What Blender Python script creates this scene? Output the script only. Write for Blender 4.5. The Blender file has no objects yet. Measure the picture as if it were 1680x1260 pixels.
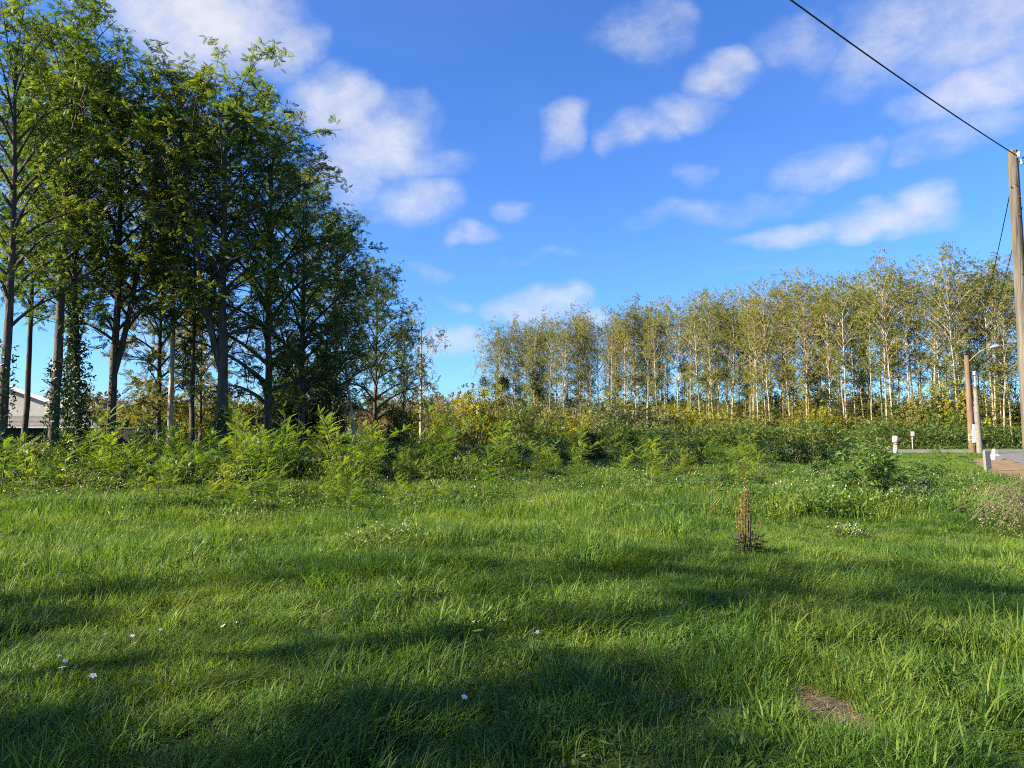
import bpy, math, random
import numpy as np
from mathutils import Vector

R = math.radians
SC = bpy.context.scene
COL = SC.collection

# ------------------------------------------------------------------ camera
EYE = 1.55
FPX = 1166.0                      # focal length in pixels of the 1680 px wide photograph
PITCH = math.atan((700 - 630) / FPX)
cam_data = bpy.data.cameras.new("camera")
cam_data.sensor_fit = 'HORIZONTAL'
cam_data.angle_x = 2 * math.atan(840 / FPX)
cam_data.clip_start = 0.05
cam_data.clip_end = 4000
cam = bpy.data.objects.new("camera", cam_data)
COL.objects.link(cam)
cam.location = (0, 0, EYE)
cam.rotation_euler = (R(90) + PITCH, 0, 0)
SC.camera = cam

# ------------------------------------------------------------------ sun, sky, exposure
SUN_EL = R(31)
SUN_AZ = R(106)                   # to the left of the view direction (+Y)
to_sun = Vector((-math.sin(SUN_AZ) * math.cos(SUN_EL), math.cos(SUN_AZ) * math.cos(SUN_EL), math.sin(SUN_EL)))
sun_data = bpy.data.lights.new("sun", 'SUN')
sun_data.energy = 5.0
sun_data.angle = R(0.55)
sun_data.color = (1.0, 0.86, 0.66)
sun = bpy.data.objects.new("sun", sun_data)
COL.objects.link(sun)
sun.rotation_euler = (-to_sun).to_track_quat('-Z', 'Y').to_euler()
sun.location = (-30, 10, 30)

SKY_STRENGTH = 0.054
EXPOSURE = 2.0
SC.view_settings.view_transform = 'Standard'
SC.view_settings.look = 'None'
SC.view_settings.gamma = 1.0
SC.view_settings.use_curve_mapping = False
SC.view_settings.exposure = EXPOSURE
SC.cycles.max_bounces = 6
SC.cycles.diffuse_bounces = 4
SC.cycles.glossy_bounces = 2
SC.cycles.transmission_bounces = 4
SC.cycles.transparent_max_bounces = 6
SC.cycles.filter_width = 1.1
SC.cycles.use_denoising = False
SC.cycles.use_adaptive_sampling = True
SC.cycles.adaptive_threshold = 0.02
SC.render.use_persistent_data = False
SC.cycles.caustics_reflective = False
SC.cycles.caustics_refractive = False
SC.cycles.sample_clamp_indirect = 6.0


def pixel_dir(px, py):
    u, v = (px - 840) / FPX, (630 - py) / FPX
    c, s = math.cos(PITCH), math.sin(PITCH)
    return np.array([u, c - v * s, s + v * c])


def spot(px, d):
    """ground x of something that stands d metres ahead where the photo shows it at column px"""
    return (px - 840) / FPX * d


def world_sky():
    w = bpy.data.worlds.new("World")
    SC.world = w
    w.use_nodes = True
    nt = w.node_tree
    N, L = nt.nodes, nt.links
    N.clear()
    out = N.new('ShaderNodeOutputWorld')
    bg = N.new('ShaderNodeBackground')
    bg.inputs['Strength'].default_value = SKY_STRENGTH
    L.new(bg.outputs[0], out.inputs[0])
    sky = N.new('ShaderNodeTexSky')
    sky.sky_type = 'NISHITA'
    sky.sun_disc = False
    sky.sun_elevation = SUN_EL
    sky.sun_rotation = -SUN_AZ
    sky.altitude = 100
    sky.air_density = 1.0
    sky.dust_density = 0.4
    sky.ozone_density = 2.2
    tint = N.new('ShaderNodeMix'); tint.data_type = 'RGBA'; tint.blend_type = 'MULTIPLY'
    tint.inputs['Factor'].default_value = 1.0
    tint.inputs[7].default_value = (0.40, 0.71, 1.22, 1)
    L.new(sky.outputs[0], tint.inputs[6])

    def math_(op, a, b=None, c=None, clamp=False):
        n = N.new('ShaderNodeMath'); n.operation = op; n.use_clamp = clamp
        for i, v in enumerate((a, b, c)):
            if v is None: continue
            if isinstance(v, (int, float)): n.inputs[i].default_value = v
            else: L.new(v, n.inputs[i])
        return n.outputs[0]

    def vmath(op, a, b=None):
        n = N.new('ShaderNodeVectorMath'); n.operation = op
        for i, v in enumerate((a, b)):
            if v is None: continue
            if isinstance(v, tuple): n.inputs[i].default_value = v
            else: L.new(v, n.inputs[i])
        return n

    tc = N.new('ShaderNodeTexCoord')
    D = tc.outputs['Generated']
    sep = N.new('ShaderNodeSeparateXYZ'); L.new(D, sep.inputs[0])
    az = math_('ARCTAN2', sep.outputs[0], sep.outputs[1])
    el = math_('ARCSINE', sep.outputs[2])

    def noise(scale, detail=5, rough=.55, off=(0, 0, 0), flat=1.0):
        m = N.new('ShaderNodeMapping'); L.new(D, m.inputs[0])
        m.inputs['Location'].default_value = off
        m.inputs['Scale'].default_value = (1, 1, flat)
        n = N.new('ShaderNodeTexNoise'); L.new(m.outputs[0], n.inputs['Vector'])
        n.inputs['Scale'].default_value = scale; n.inputs['Detail'].default_value = detail
        n.inputs['Roughness'].default_value = rough
        return n.outputs['Fac']
    n1 = noise(7.5, 6, .62, (3.1, .2, .7), 1.5)
    n2 = noise(22.0, 5, .65, (.3, 5.2, 2.7), 1.4)
    nw = noise(10.0, 2, .5, (8.3, 1.2, 4.4))
    warp = math_('MULTIPLY', math_('SUBTRACT', nw, .5), .13)
    cx = N.new('ShaderNodeCombineXYZ')
    L.new(math_('ADD', az, warp), cx.inputs[0]); L.new(math_('ADD', el, math_('MULTIPLY', warp, .6)), cx.inputs[1])
    P = cx.outputs[0]
    # fair-weather clouds: centre column, row, half width, half height, tilt, weight
    clouds = [(300, 15, 250, 110, -8, 1.25), (150, -60, 200, 90, 0, 1.1), (430, 85, 120, 60, -25, .8),
              (560, 180, 110, 70, -25, 1.1), (625, 235, 130, 85, -25, 1.1), (560, 300, 90, 55, 0, .85), (680, 265, 100, 40, -10, .8), (665, 335, 85, 46, 5, .9),
              (835, 348, 42, 19, 3, .75), (770, 387, 60, 20, 3, .8), (680, 458, 55, 24, 12, .6), (735, 500, 60, 12, 0, .35),
              (920, 215, 64, 44, -25, .9), (1060, 210, 85, 42, 18, .85), (1125, 180, 80, 42, 18, .9), (1188, 122, 64, 46, 25, .9), (1050, 60, 125, 48, 10, .62),
              (1120, 296, 60, 22, 12, .62), (1340, 282, 115, 40, 2, .78), (1470, 358, 150, 34, 6, .95), (1300, 384, 110, 22, 4, .85), (1520, 333, 85, 40, 0, .95),
              (1180, 345, 170, 24, 5, .6), (1570, 50, 300, 130, 10, .85), (1310, 85, 110, 60, 10, .66), (1590, 165, 190, 60, 8, .95), (1590, 225, 170, 36, 5, .75),
              (890, 505, 95, 34, 6, .98), (965, 522, 80, 24, -4, .85), (745, 560, 62, 34, 0, .95), (860, 430, 90, 13, 4, .38), (760, 500, 40, 10, 0, .5),
              (120, 330, 200, 120, 0, .55), (330, 560, 200, 50, 0, .5), (1250, 440, 140, 10, 6, .25)]
    total = None
    for (px, py, rx, ry, tilt, wgt) in clouds:
        d = pixel_dir(px, py); d = d / np.linalg.norm(d)
        a0, e0 = math.atan2(d[0], d[1]), math.asin(d[2])
        k = 1 / np.linalg.norm(pixel_dir(px, py))
        hx, hy = rx / FPX * k * k * 1.15, ry / FPX * k * 1.12
        n = N.new('ShaderNodeVectorMath'); n.operation = 'MULTIPLY_ADD'
        L.new(P, n.inputs[0]); n.inputs[1].default_value = (1 / hx, 1 / hy, 0); n.inputs[2].default_value = (-a0 / hx, -e0 / hy, 0)
        r2 = vmath('DOT_PRODUCT', n.outputs[0], n.outputs[0]).outputs['Value']
        f = math_('MULTIPLY_ADD', r2, -wgt, wgt)
        total = f if total is None else math_('MAXIMUM', total, f)
    total = math_('MAXIMUM', total, 0.0)
    # the same sky goes on outside the view: scattered clouds of the same kind
    far_side = math_('MULTIPLY', math_('SUBTRACT', math_('ABSOLUTE', az), .72), 4.0, clamp=True)
    over = math_('MULTIPLY', math_('SUBTRACT', el, .66), 4.0, clamp=True)
    rest = math_('MAXIMUM', far_side, over)
    nb = noise(3.0, 2, .5, (1.7, 9.2, .4), 1.8)
    rest = math_('MULTIPLY', rest, math_('MULTIPLY', math_('SUBTRACT', nb, .5), 5.0, clamp=True))
    total = math_('MAXIMUM', total, rest)
    dens = math_('ADD', total, math_('ADD', math_('MULTIPLY', math_('SUBTRACT', n1, .55), 1.15), math_('MULTIPLY', math_('SUBTRACT', n2, .5), .85)))
    gate = math_('MULTIPLY', total, 3.5, clamp=True)
    mr = N.new('ShaderNodeMapRange'); mr.interpolation_type = 'SMOOTHSTEP'
    L.new(dens, mr.inputs['Value'])
    mr.inputs['From Min'].default_value = -.12; mr.inputs['From Max'].default_value = 1.40
    mask = math_('MULTIPLY', math_('MULTIPLY', mr.outputs[0], gate), .84)
    # thin high veil
    nv = noise(3.2, 2, .5, (4.4, 2.2, 6.1), 3.5)
    veil = math_('MULTIPLY', math_('SUBTRACT', nv, .45), .16, clamp=True)
    mask = math_('MAXIMUM', mask, veil)
    cr = N.new('ShaderNodeValToRGB')
    L.new(math_('ADD', math_('MULTIPLY', dens, .75), math_('MULTIPLY', math_('SUBTRACT', n2, .5), .5)), cr.inputs[0])
    cr.color_ramp.elements[0].position = 0.0; cr.color_ramp.elements[0].color = (2.6, 2.95, 3.8, 1)
    cr.color_ramp.elements[1].position = 1.0; cr.color_ramp.elements[1].color = (4.3, 4.3, 4.4, 1)
    mix = N.new('ShaderNodeMix'); mix.data_type = 'RGBA'
    L.new(mask, mix.inputs['Factor']); L.new(tint.outputs[2], mix.inputs[6]); L.new(cr.outputs[0], mix.inputs[7])
    L.new(mix.outputs[2], bg.inputs['Color'])


world_sky()

# ------------------------------------------------------------------ helpers
_tab = np.random.default_rng(5).random((256, 256))


def vnoise(x, y, scale=1.0, seed=0):
    x = np.asarray(x, float) / scale + 37.3 * seed + 1000
    y = np.asarray(y, float) / scale + 91.7 * seed + 1000
    xi, yi = np.floor(x).astype(int), np.floor(y).astype(int)
    fx, fy = x - xi, y - yi
    fx, fy = fx * fx * (3 - 2 * fx), fy * fy * (3 - 2 * fy)
    g = lambda a, b: _tab[a % 256, b % 256]
    return (g(xi, yi) * (1 - fx) * (1 - fy) + g(xi + 1, yi) * fx * (1 - fy) + g(xi, yi + 1) * (1 - fx) * fy + g(xi + 1, yi + 1) * fx * fy)


def sstep(a, b, x):
    t = np.clip((np.asarray(x, float) - a) / (b - a), 0, 1)
    return t * t * (3 - 2 * t)


def ground_z(x, y):
    x = np.asarray(x, float); y = np.asarray(y, float)
    near = 1 - sstep(22, 30, y)
    h = (vnoise(x, y, 3.0, 1) - .5) * .26 + (vnoise(x, y, 1.1, 2) - .5) * .10
    h = h * near * sstep(0.5, 3.0, np.hypot(x, y))
    dip = -.75 * sstep(27, 36, y) * sstep(10, 16, -x) * (1 - sstep(90, 140, y))
    return h + dip


def gz(x, y):
    return float(ground_z(x, y))


class MB:
    """collects quads (with a per-point tone) and makes one mesh of them"""
    def __init__(self):
        self.v, self.q, self.t, self.m, self.n = [], [], [], [], 0

    def add(self, v, q, tone=0.5, mat=0):
        v = np.asarray(v, float).reshape(-1, 3); q = np.asarray(q, int).reshape(-1, 4)
        self.v.append(v); self.q.append(q + self.n)
        self.t.append(np.broadcast_to(np.asarray(tone, float), (len(v),)))
        self.m.append(np.full(len(q), mat)); self.n += len(v)
        return self

    def tube(self, pts, rad, sides=6, tone=.5, mat=0, cap=True):
        p = np.asarray(pts, float); n = len(p)
        if cap and sides > 4: sides += sides % 2
        rad = np.broadcast_to(np.asarray(rad, float), (n,))
        d = np.gradient(p, axis=0); d /= np.linalg.norm(d, axis=1)[:, None] + 1e-9
        ref = np.array([1., 0, 0]) if abs(d[0][0]) < .8 else np.array([0, 1., 0])
        a = np.cross(d, ref); a /= np.linalg.norm(a, axis=1)[:, None] + 1e-9
        b = np.cross(d, a)
        th = np.linspace(0, 2 * math.pi, sides, endpoint=False)
        ring = p[:, None] + rad[:, None, None] * (np.cos(th)[None, :, None] * a[:, None] + np.sin(th)[None, :, None] * b[:, None])
        i = np.arange(n - 1)[:, None] * sides; j = np.arange(sides)[None]; k = (np.arange(sides) + 1)[None] % sides
        q = np.stack([i + j, i + k, i + sides + k, i + sides + j], -1).reshape(-1, 4)
        self.add(ring.reshape(-1, 3), q, tone, mat)
        if cap:
            for r0 in (0, n - 1):
                c = ring[r0]
                if sides == 4: self.add(c, [[0, 1, 2, 3]], tone, mat)
                elif sides > 4:
                    cc = np.vstack([c, c.mean(0)])
                    self.add(cc, [[e, e + 1, (e + 2) % sides, sides] for e in range(0, sides - sides % 2, 2)], tone, mat)
        return self

    def box(self, c, s, rz=0, tone=.5, mat=0, top=(1, 1)):
        x, y, z = np.asarray(s, float) / 2
        v = np.array([[-x, -y, -z], [x, -y, -z], [x, y, -z], [-x, y, -z], [-x * top[0], -y * top[1], z], [x * top[0], -y * top[1], z], [x * top[0], y * top[1], z], [-x * top[0], y * top[1], z]])
        cz, sz = math.cos(rz), math.sin(rz)
        v = v @ np.array([[cz, sz, 0], [-sz, cz, 0], [0, 0, 1]]) + np.asarray(c, float)
        return self.add(v, [[0, 3, 2, 1], [4, 5, 6, 7], [0, 1, 5, 4], [1, 2, 6, 5], [2, 3, 7, 6], [3, 0, 4, 7]], tone, mat)

    def lathe(self, prof, c=(0, 0, 0), sides=16, tone=.5, mat=0):
        pr = np.asarray(prof, float)
        th = np.linspace(0, 2 * math.pi, sides, endpoint=False)
        v = np.stack([pr[:, 0][:, None] * np.cos(th), pr[:, 0][:, None] * np.sin(th), np.repeat(pr[:, 1][:, None], sides, 1)], -1) + np.asarray(c, float)
        n = len(pr)
        i = np.arange(n - 1)[:, None] * sides; j = np.arange(sides)[None]; k = (np.arange(sides) + 1)[None] % sides
        q = np.stack([i + j, i + k, i + sides + k, i + sides + j], -1).reshape(-1, 4)
        return self.add(v.reshape(-1, 3), q, tone, mat)

    def sprays(self, tmpl, pos, dirs, up, size, tone, mat=0):
        """places a leaf template (points, quads; x along the leaf, z its normal) many times"""
        tv, tq = tmpl
        d = dirs / (np.linalg.norm(dirs, axis=1)[:, None] + 1e-9)
        s = np.cross(up, d); s /= np.linalg.norm(s, axis=1)[:, None] + 1e-9
        n = np.cross(d, s)
        M = np.stack([d, s, n], 1) * np.asarray(size).reshape(-1, 1, 1)
        v = np.einsum('vk,nkj->nvj', tv, M) + pos[:, None]
        k, nv = len(pos), len(tv)
        q = (tq[None] + (np.arange(k) * nv)[:, None, None]).reshape(-1, 4)
        return self.add(v.reshape(-1, 3), q, np.repeat(tone, nv), mat)

    def merge(self, o, dx=0.0, dy=0.0, rz=0.0, k=1.0, mat=None):
        c, sn = math.cos(rz), math.sin(rz)
        for v, q, t, m in zip(o.v, o.q, o.t, o.m):
            w = v * k
            w = np.stack([w[:, 0] * c - w[:, 1] * sn + dx, w[:, 0] * sn + w[:, 1] * c + dy, w[:, 2]], 1)
            self.v.append(w); self.q.append(q + self.n); self.t.append(t); self.m.append(m if mat is None else np.full(len(q), mat))
        self.n += o.n
        return self

    def mesh(self, name, mats, smooth=False):
        v = np.concatenate(self.v); q = np.concatenate(self.q); t = np.concatenate(self.t); mi = np.concatenate(self.m)
        me = bpy.data.meshes.new(name)
        me.vertices.add(len(v)); me.vertices.foreach_set('co', v.astype('f4').ravel())
        me.loops.add(len(q) * 4); me.loops.foreach_set('vertex_index', q.astype('i4').ravel())
        me.polygons.add(len(q)); me.polygons.foreach_set('loop_start', (np.arange(len(q)) * 4).astype('i4'))
        me.polygons.foreach_set('material_index', mi.astype('i4'))
        if smooth: me.polygons.foreach_set('use_smooth', np.ones(len(q), bool))
        else: me.polygons.foreach_set('use_smooth', np.zeros(len(q), bool))
        a = me.attributes.new('tone', 'FLOAT', 'POINT'); a.data.foreach_set('value', t.astype('f4'))
        me.update(calc_edges=True)
        for m in (mats if isinstance(mats, (list, tuple)) else [mats]): me.materials.append(m)
        return me


def link(name, mesh, parent=None, mats=None):
    o = bpy.data.objects.new(name, mesh); COL.objects.link(o)
    if parent is not None: o.parent = parent
    if mats is not None:
        o.material_slots[0].link = 'OBJECT'; o.material_slots[0].material = mats
    return o


def tag(o, label=None, cat=None, group=None, kind=None):
    if label: o['label'] = label
    if cat: o['category'] = cat
    if group: o['group'] = group
    if kind: o['kind'] = kind
    return o


def thing(name, loc, rz=0, label=None, cat=None, group=None, scale=1.0, tilt=(0, 0)):
    o = bpy.data.objects.new(name, None); COL.objects.link(o)
    o.empty_display_size = .2
    o.location = loc; o.rotation_euler = (tilt[0], tilt[1], rz)
    o.scale = (scale,) * 3 if not isinstance(scale, tuple) else scale
    return tag(o, label, cat, group)


def nth(n):
    return f"{n}{'th' if 10 <= n % 100 <= 20 else {1: 'st', 2: 'nd', 3: 'rd'}.get(n % 10, 'th')}"


# ------------------------------------------------------------------ materials
def new_mat(name):
    m = bpy.data.materials.new(name); m.use_nodes = True
    nt = m.node_tree; nt.nodes.clear()
    return m, nt.nodes, nt.links


def set_ramp(r, cols, pos=None):
    e = r.color_ramp.elements
    while len(e) < len(cols): e.new(.5)
    for i, c in enumerate(cols):
        e[i].position = (i / (len(cols) - 1)) if pos is None else pos[i]
    for i, c in enumerate(cols): e[i].color = (*c, 1)


def leaf_mat(name, cols, trans=.4, rough=.5, patch=.35, scale=1.2, w=(.5, .3, .5), tcol=(1.25, 1.15, .55), spec=.2):
    """foliage: tone of each leaf, of each plant and of each patch picks the colour; light also passes through"""
    m, N, L = new_mat(name)
    out = N.new('ShaderNodeOutputMaterial')
    at = N.new('ShaderNodeAttribute'); at.attribute_name = 'tone'
    oi = N.new('ShaderNodeObjectInfo')
    ge = N.new('ShaderNodeNewGeometry')
    no = N.new('ShaderNodeTexNoise'); no.inputs['Scale'].default_value = scale; no.inputs['Detail'].default_value = 3
    L.new(ge.outputs['Position'], no.inputs['Vector'])

    def mul_add(a, k, b):
        n = N.new('ShaderNodeMath'); n.operation = 'MULTIPLY_ADD'
        L.new(a, n.inputs[0]); n.inputs[1].default_value = k
        if isinstance(b, (int, float)): n.inputs[2].default_value = b
        else: L.new(b, n.inputs[2])
        return n.outputs[0]
    v = mul_add(at.outputs['Fac'], w[0], .5 - sum(w) / 2)
    v = mul_add(oi.outputs['Random'], w[1], v)
    st = N.new('ShaderNodeMapRange'); L.new(no.outputs['Fac'], st.inputs[0])
    st.inputs['From Min'].default_value = .28; st.inputs['From Max'].default_value = .72
    v = mul_add(st.outputs[0], w[2], v)
    r = N.new('ShaderNodeValToRGB'); set_ramp(r, cols); L.new(v, r.inputs[0])
    p = N.new('ShaderNodeBsdfPrincipled')
    L.new(r.outputs[0], p.inputs['Base Color'])
    p.inputs['Roughness'].default_value = rough
    p.inputs['Specular IOR Level'].default_value = spec
    tr = N.new('ShaderNodeBsdfTranslucent')
    tm = N.new('ShaderNodeMix'); tm.data_type = 'RGBA'; tm.blend_type = 'MULTIPLY'; tm.inputs['Factor'].default_value = 1
    L.new(r.outputs[0], tm.inputs[6]); tm.inputs[7].default_value = (*tcol, 1)
    L.new(tm.outputs[2], tr.inputs['Color'])
    mx = N.new('ShaderNodeMixShader'); mx.inputs[0].default_value = trans
    L.new(p.outputs[0], mx.inputs[1]); L.new(tr.outputs[0], mx.inputs[2])
    L.new(mx.outputs[0], out.inputs['Surface'])
    return m


def rough_mat(name, cols, scale=4.0, stretch=(1, 1, 1), rough=.85, bump=.3, detail=6, spec=.25, pos=None, space='Object', bscale=None):
    m, N, L = new_mat(name)
    out = N.new('ShaderNodeOutputMaterial')
    p = N.new('ShaderNodeBsdfPrincipled'); L.new(p.outputs[0], out.inputs['Surface'])
    if space == 'Object':
        tc = N.new('ShaderNodeTexCoord'); src = tc.outputs['Object']
    else:
        ge = N.new('ShaderNodeNewGeometry'); src = ge.outputs['Position']
    mp = N.new('ShaderNodeMapping'); mp.inputs['Scale'].default_value = stretch; L.new(src, mp.inputs[0])
    no = N.new('ShaderNodeTexNoise'); no.inputs['Scale'].default_value = scale; no.inputs['Detail'].default_value = detail
    no.inputs['Roughness'].default_value = .62
    L.new(mp.outputs[0], no.inputs['Vector'])
    r = N.new('ShaderNodeValToRGB'); set_ramp(r, cols, pos or [.28 + .44 * i / max(1, len(cols) - 1) for i in range(len(cols))])
    L.new(no.outputs['Fac'], r.inputs[0]); L.new(r.outputs[0], p.inputs['Base Color'])
    p.inputs['Roughness'].default_value = rough; p.inputs['Specular IOR Level'].default_value = spec
    if bump:
        nb = N.new('ShaderNodeTexNoise'); nb.inputs['Scale'].default_value = bscale or scale * 3; nb.inputs['Detail'].default_value = 5
        L.new(mp.outputs[0], nb.inputs['Vector'])
        b = N.new('ShaderNodeBump'); b.inputs['Strength'].default_value = bump; b.inputs['Distance'].default_value = .03
        L.new(nb.outputs['Fac'], b.inputs['Height']); L.new(b.outputs[0], p.inputs['Normal'])
    return m


M = {}
M['grass'] = leaf_mat('grass_blades', [(.027, .072, .016), (.060, .138, .022), (.125, .205, .028), (.245, .285, .046)], trans=.45, rough=.5, scale=.6, w=(.75, .15, .6), tcol=(1.22, 1.22, .5))
M['grass_dry'] = leaf_mat('dry_grass', [(.20, .15, .07), (.30, .23, .11), (.38, .31, .16)], trans=.25, scale=1.0)
M['weed'] = leaf_mat('weed_leaves', [(.035, .085, .014), (.060, .125, .020), (.100, .165, .030), (.16, .20, .04)], trans=.38, scale=.9, rough=.45)
M['petal'] = leaf_mat('white_petals', [(.72, .70, .62), (.84, .82, .74)], trans=.3, tcol=(1, 1, 1))
M['seed'] = leaf_mat('seed_heads', [(.09, .074, .046), (.15, .125, .080), (.22, .19, .125)], trans=.2)
M['bramble'] = leaf_mat('bramble_leaves', [(.025, .065, .014), (.055, .110, .018), (.100, .165, .024), (.17, .205, .035)], trans=.4, scale=.6, rough=.5, spec=.3)
M['sapling'] = leaf_mat('sapling_leaves', [(.042, .095, .014), (.085, .155, .018), (.135, .205, .022), (.21, .25, .025)], trans=.5, rough=.42, w=(.45, .75, .5), tcol=(1.3, 1.3, .45))
M['locust'] = leaf_mat('locust_leaves', [(.032, .070, .016), (.058, .108, .020), (.105, .155, .026), (.20, .215, .032)], trans=.55, rough=.42, scale=.55, w=(.45, .3, .6), tcol=(1.4, 1.35, .45))
M['locust_deep'] = leaf_mat('deep_locust_leaves', [(.026, .058, .016), (.045, .084, .019), (.078, .122, .024), (.15, .17, .03)], trans=.5, rough=.45, scale=.5, w=(.45, .2, .6))
M['locust_gold'] = leaf_mat('golden_locust_leaves', [(.055, .10, .015), (.12, .145, .018), (.20, .185, .02), (.26, .185, .025)], trans=.45, scale=.8)
M['grove'] = leaf_mat('grove_leaves', [(.115, .165, .030), (.17, .215, .036), (.23, .243, .042), (.29, .26, .052)], trans=.48, rough=.5, scale=.12, w=(.35, .5, .3), tcol=(1.25, 1.1, .5))
M['grove_green'] = leaf_mat('grove_green_leaves', [(.07, .11, .03), (.11, .145, .036), (.16, .18, .045), (.21, .205, .05)], trans=.38, rough=.5, scale=.12, w=(.35, .5, .3))
M['bush_green'] = leaf_mat('shrub_leaves_green', [(.030, .065, .016), (.050, .095, .020), (.080, .125, .025), (.12, .15, .03)], trans=.36, scale=.6)
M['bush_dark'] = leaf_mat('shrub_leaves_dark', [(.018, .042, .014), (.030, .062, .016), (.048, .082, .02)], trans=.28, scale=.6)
M['bush_olive'] = leaf_mat('shrub_leaves_olive', [(.070, .085, .025), (.110, .120, .030), (.155, .150, .038), (.20, .17, .04)], trans=.36, scale=.6)
M['bush_yellow'] = leaf_mat('shrub_leaves_yellow', [(.105, .140, .018), (.165, .185, .020), (.225, .220, .022), (.28, .215, .03)], trans=.42, scale=.5)
M['bush_grey'] = leaf_mat('shrub_leaves_grey_green', [(.075, .095, .045), (.105, .125, .06), (.14, .15, .075)], trans=.3, scale=.6)
M['bush_russet'] = leaf_mat('shrub_leaves_russet', [(.085, .070, .035), (.130, .090, .045), (.175, .115, .055), (.15, .13, .05)], trans=.3, scale=.4)
M['herb'] = leaf_mat('tall_herb_leaves', [(.045, .105, .022), (.07, .145, .03), (.105, .19, .042), (.13, .22, .055)], trans=.36, scale=1.5, rough=.42)
M['conifer'] = leaf_mat('conifer_needles', [(.008, .018, .010), (.014, .028, .014), (.022, .038, .018)], trans=.1, scale=.8, rough=.6)
M['mistletoe'] = leaf_mat('mistletoe_leaves', [(.014, .022, .008), (.025, .035, .012), (.04, .05, .018)], trans=.1, scale=2)
M['ivy'] = leaf_mat('ivy_leaves', [(.014, .040, .012), (.025, .060, .015), (.045, .085, .02)], trans=.2, rough=.45, scale=2, spec=.35)
M['far_wood'] = leaf_mat('far_wood_leaves', [(.050, .060, .035), (.075, .080, .04), (.105, .095, .05), (.12, .11, .05)], trans=.25, scale=.03, w=(.3, .1, .8))
M['bark'] = rough_mat('furrowed_bark', [(.030, .025, .020), (.065, .054, .042), (.125, .105, .082)], scale=7, stretch=(1, 1, .22), bump=.9)
M['bark_pale'] = rough_mat('pale_bark', [(.19, .15, .105), (.33, .27, .195), (.45, .385, .295)], scale=6, stretch=(1, 1, .25), bump=.6)
M['stem'] = rough_mat('green_brown_stems', [(.07, .075, .03), (.11, .10, .04), (.16, .12, .06)], scale=8, bump=.2)
M['cane'] = rough_mat('dry_canes', [(.058, .046, .031), (.108, .088, .060), (.165, .140, .098)], scale=9, bump=.2)
M['pole_wood'] = rough_mat('weathered_pole_wood', [(.045, .040, .030), (.105, .094, .073), (.165, .150, .120)], scale=14, stretch=(1, 1, .06), bump=.8)
M['lamp_wood'] = rough_mat('brown_pole_wood', [(.075, .048, .030), (.135, .088, .055), (.19, .135, .092)], scale=9, stretch=(1, 1, .08), bump=.4)
M['concrete'] = rough_mat('cast_concrete', [(.10, .094, .078), (.155, .145, .12), (.21, .195, .165)], scale=6, bump=.25)
M['white_paint'] = rough_mat('weathered_white_paint', [(.38, .365, .33), (.50, .49, .46), (.58, .57, .55)], scale=11, bump=.1, rough=.6)
M['grey_panel'] = rough_mat('grey_panel', [(.12, .13, .135), (.15, .16, .165), (.18, .19, .20)], scale=9, bump=.05, rough=.5)
M['red_paint'] = rough_mat('faded_red_paint', [(.42, .13, .08), (.52, .18, .11)], scale=14, bump=.05, rough=.6)
M['yellow_paint'] = rough_mat('faded_yellow_panel', [(.60, .43, .14), (.72, .55, .22)], scale=14, bump=.05, rough=.6)
M['galv'] = rough_mat('galvanised_steel', [(.20, .205, .21), (.28, .285, .29)], scale=25, bump=.05, rough=.4, spec=.6)
M['sign_back'] = rough_mat('grey_sign_back', [(.28, .31, .36), (.36, .39, .44)], scale=10, bump=.03, rough=.5)
M['cable'] = rough_mat('black_cable', [(.012, .012, .013), (.02, .02, .021)], scale=20, bump=0, rough=.5)
M['ceramic'] = rough_mat('white_insulator', [(.70, .72, .72), (.80, .82, .82)], scale=10, bump=0, rough=.25, spec=.6)
M['render_wall'] = rough_mat('pale_rendered_wall', [(.28, .27, .25), (.34, .33, .31), (.38, .37, .35)], scale=1.5, bump=.15)
M['verge'] = rough_mat('white_barge_board', [(.62, .62, .62), (.75, .75, .75)], scale=5, bump=.05)
M['tile'] = rough_mat('roof_tile', [(.10, .095, .09), (.145, .135, .128), (.19, .175, .165)], scale=5, bump=.3)
M['dark_wall'] = rough_mat('dark_boards', [(.022, .020, .018), (.04, .036, .032)], scale=4, bump=.3)
M['soil'] = rough_mat('bare_soil', [(.045, .036, .022), (.10, .080, .046), (.18, .145, .085)], scale=22, bump=1.0, space='World')
M['dirt'] = rough_mat('ochre_dirt', [(.10, .07, .035), (.165, .112, .058), (.22, .16, .085)], scale=3, bump=.5, space='World', bscale=18)
M['asphalt'] = rough_mat('worn_asphalt', [(.085, .084, .083), (.125, .124, .122), (.165, .162, .158)], scale=1.2, bump=.3, space='World', bscale=60)
M['ground'] = rough_mat('meadow_soil', [(.022, .034, .010), (.035, .052, .013), (.050, .070, .018), (.07, .085, .026)], scale=5, bump=.6, space='World', bscale=9)
M['hill'] = rough_mat('far_fields', [(.065, .085, .03), (.11, .125, .04), (.15, .145, .06)], scale=.012, bump=0, space='World')

# ------------------------------------------------------------------ leaf shapes
def rhomb(cx, cy, cz, ang, ln, wd, pitch=0.0):
    """one leaflet that starts at (cx, cy, cz) in the leaf plane"""
    c, s = math.cos(ang), math.sin(ang)
    p = np.array([[0, 0], [ln * .45, wd / 2], [ln, 0], [ln * .45, -wd / 2]])
    x = cx + p[:, 0] * c - p[:, 1] * s
    y = cy + p[:, 0] * s + p[:, 1] * c
    z = cz - p[:, 0] * pitch
    return np.stack([x, y, z], 1)


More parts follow.
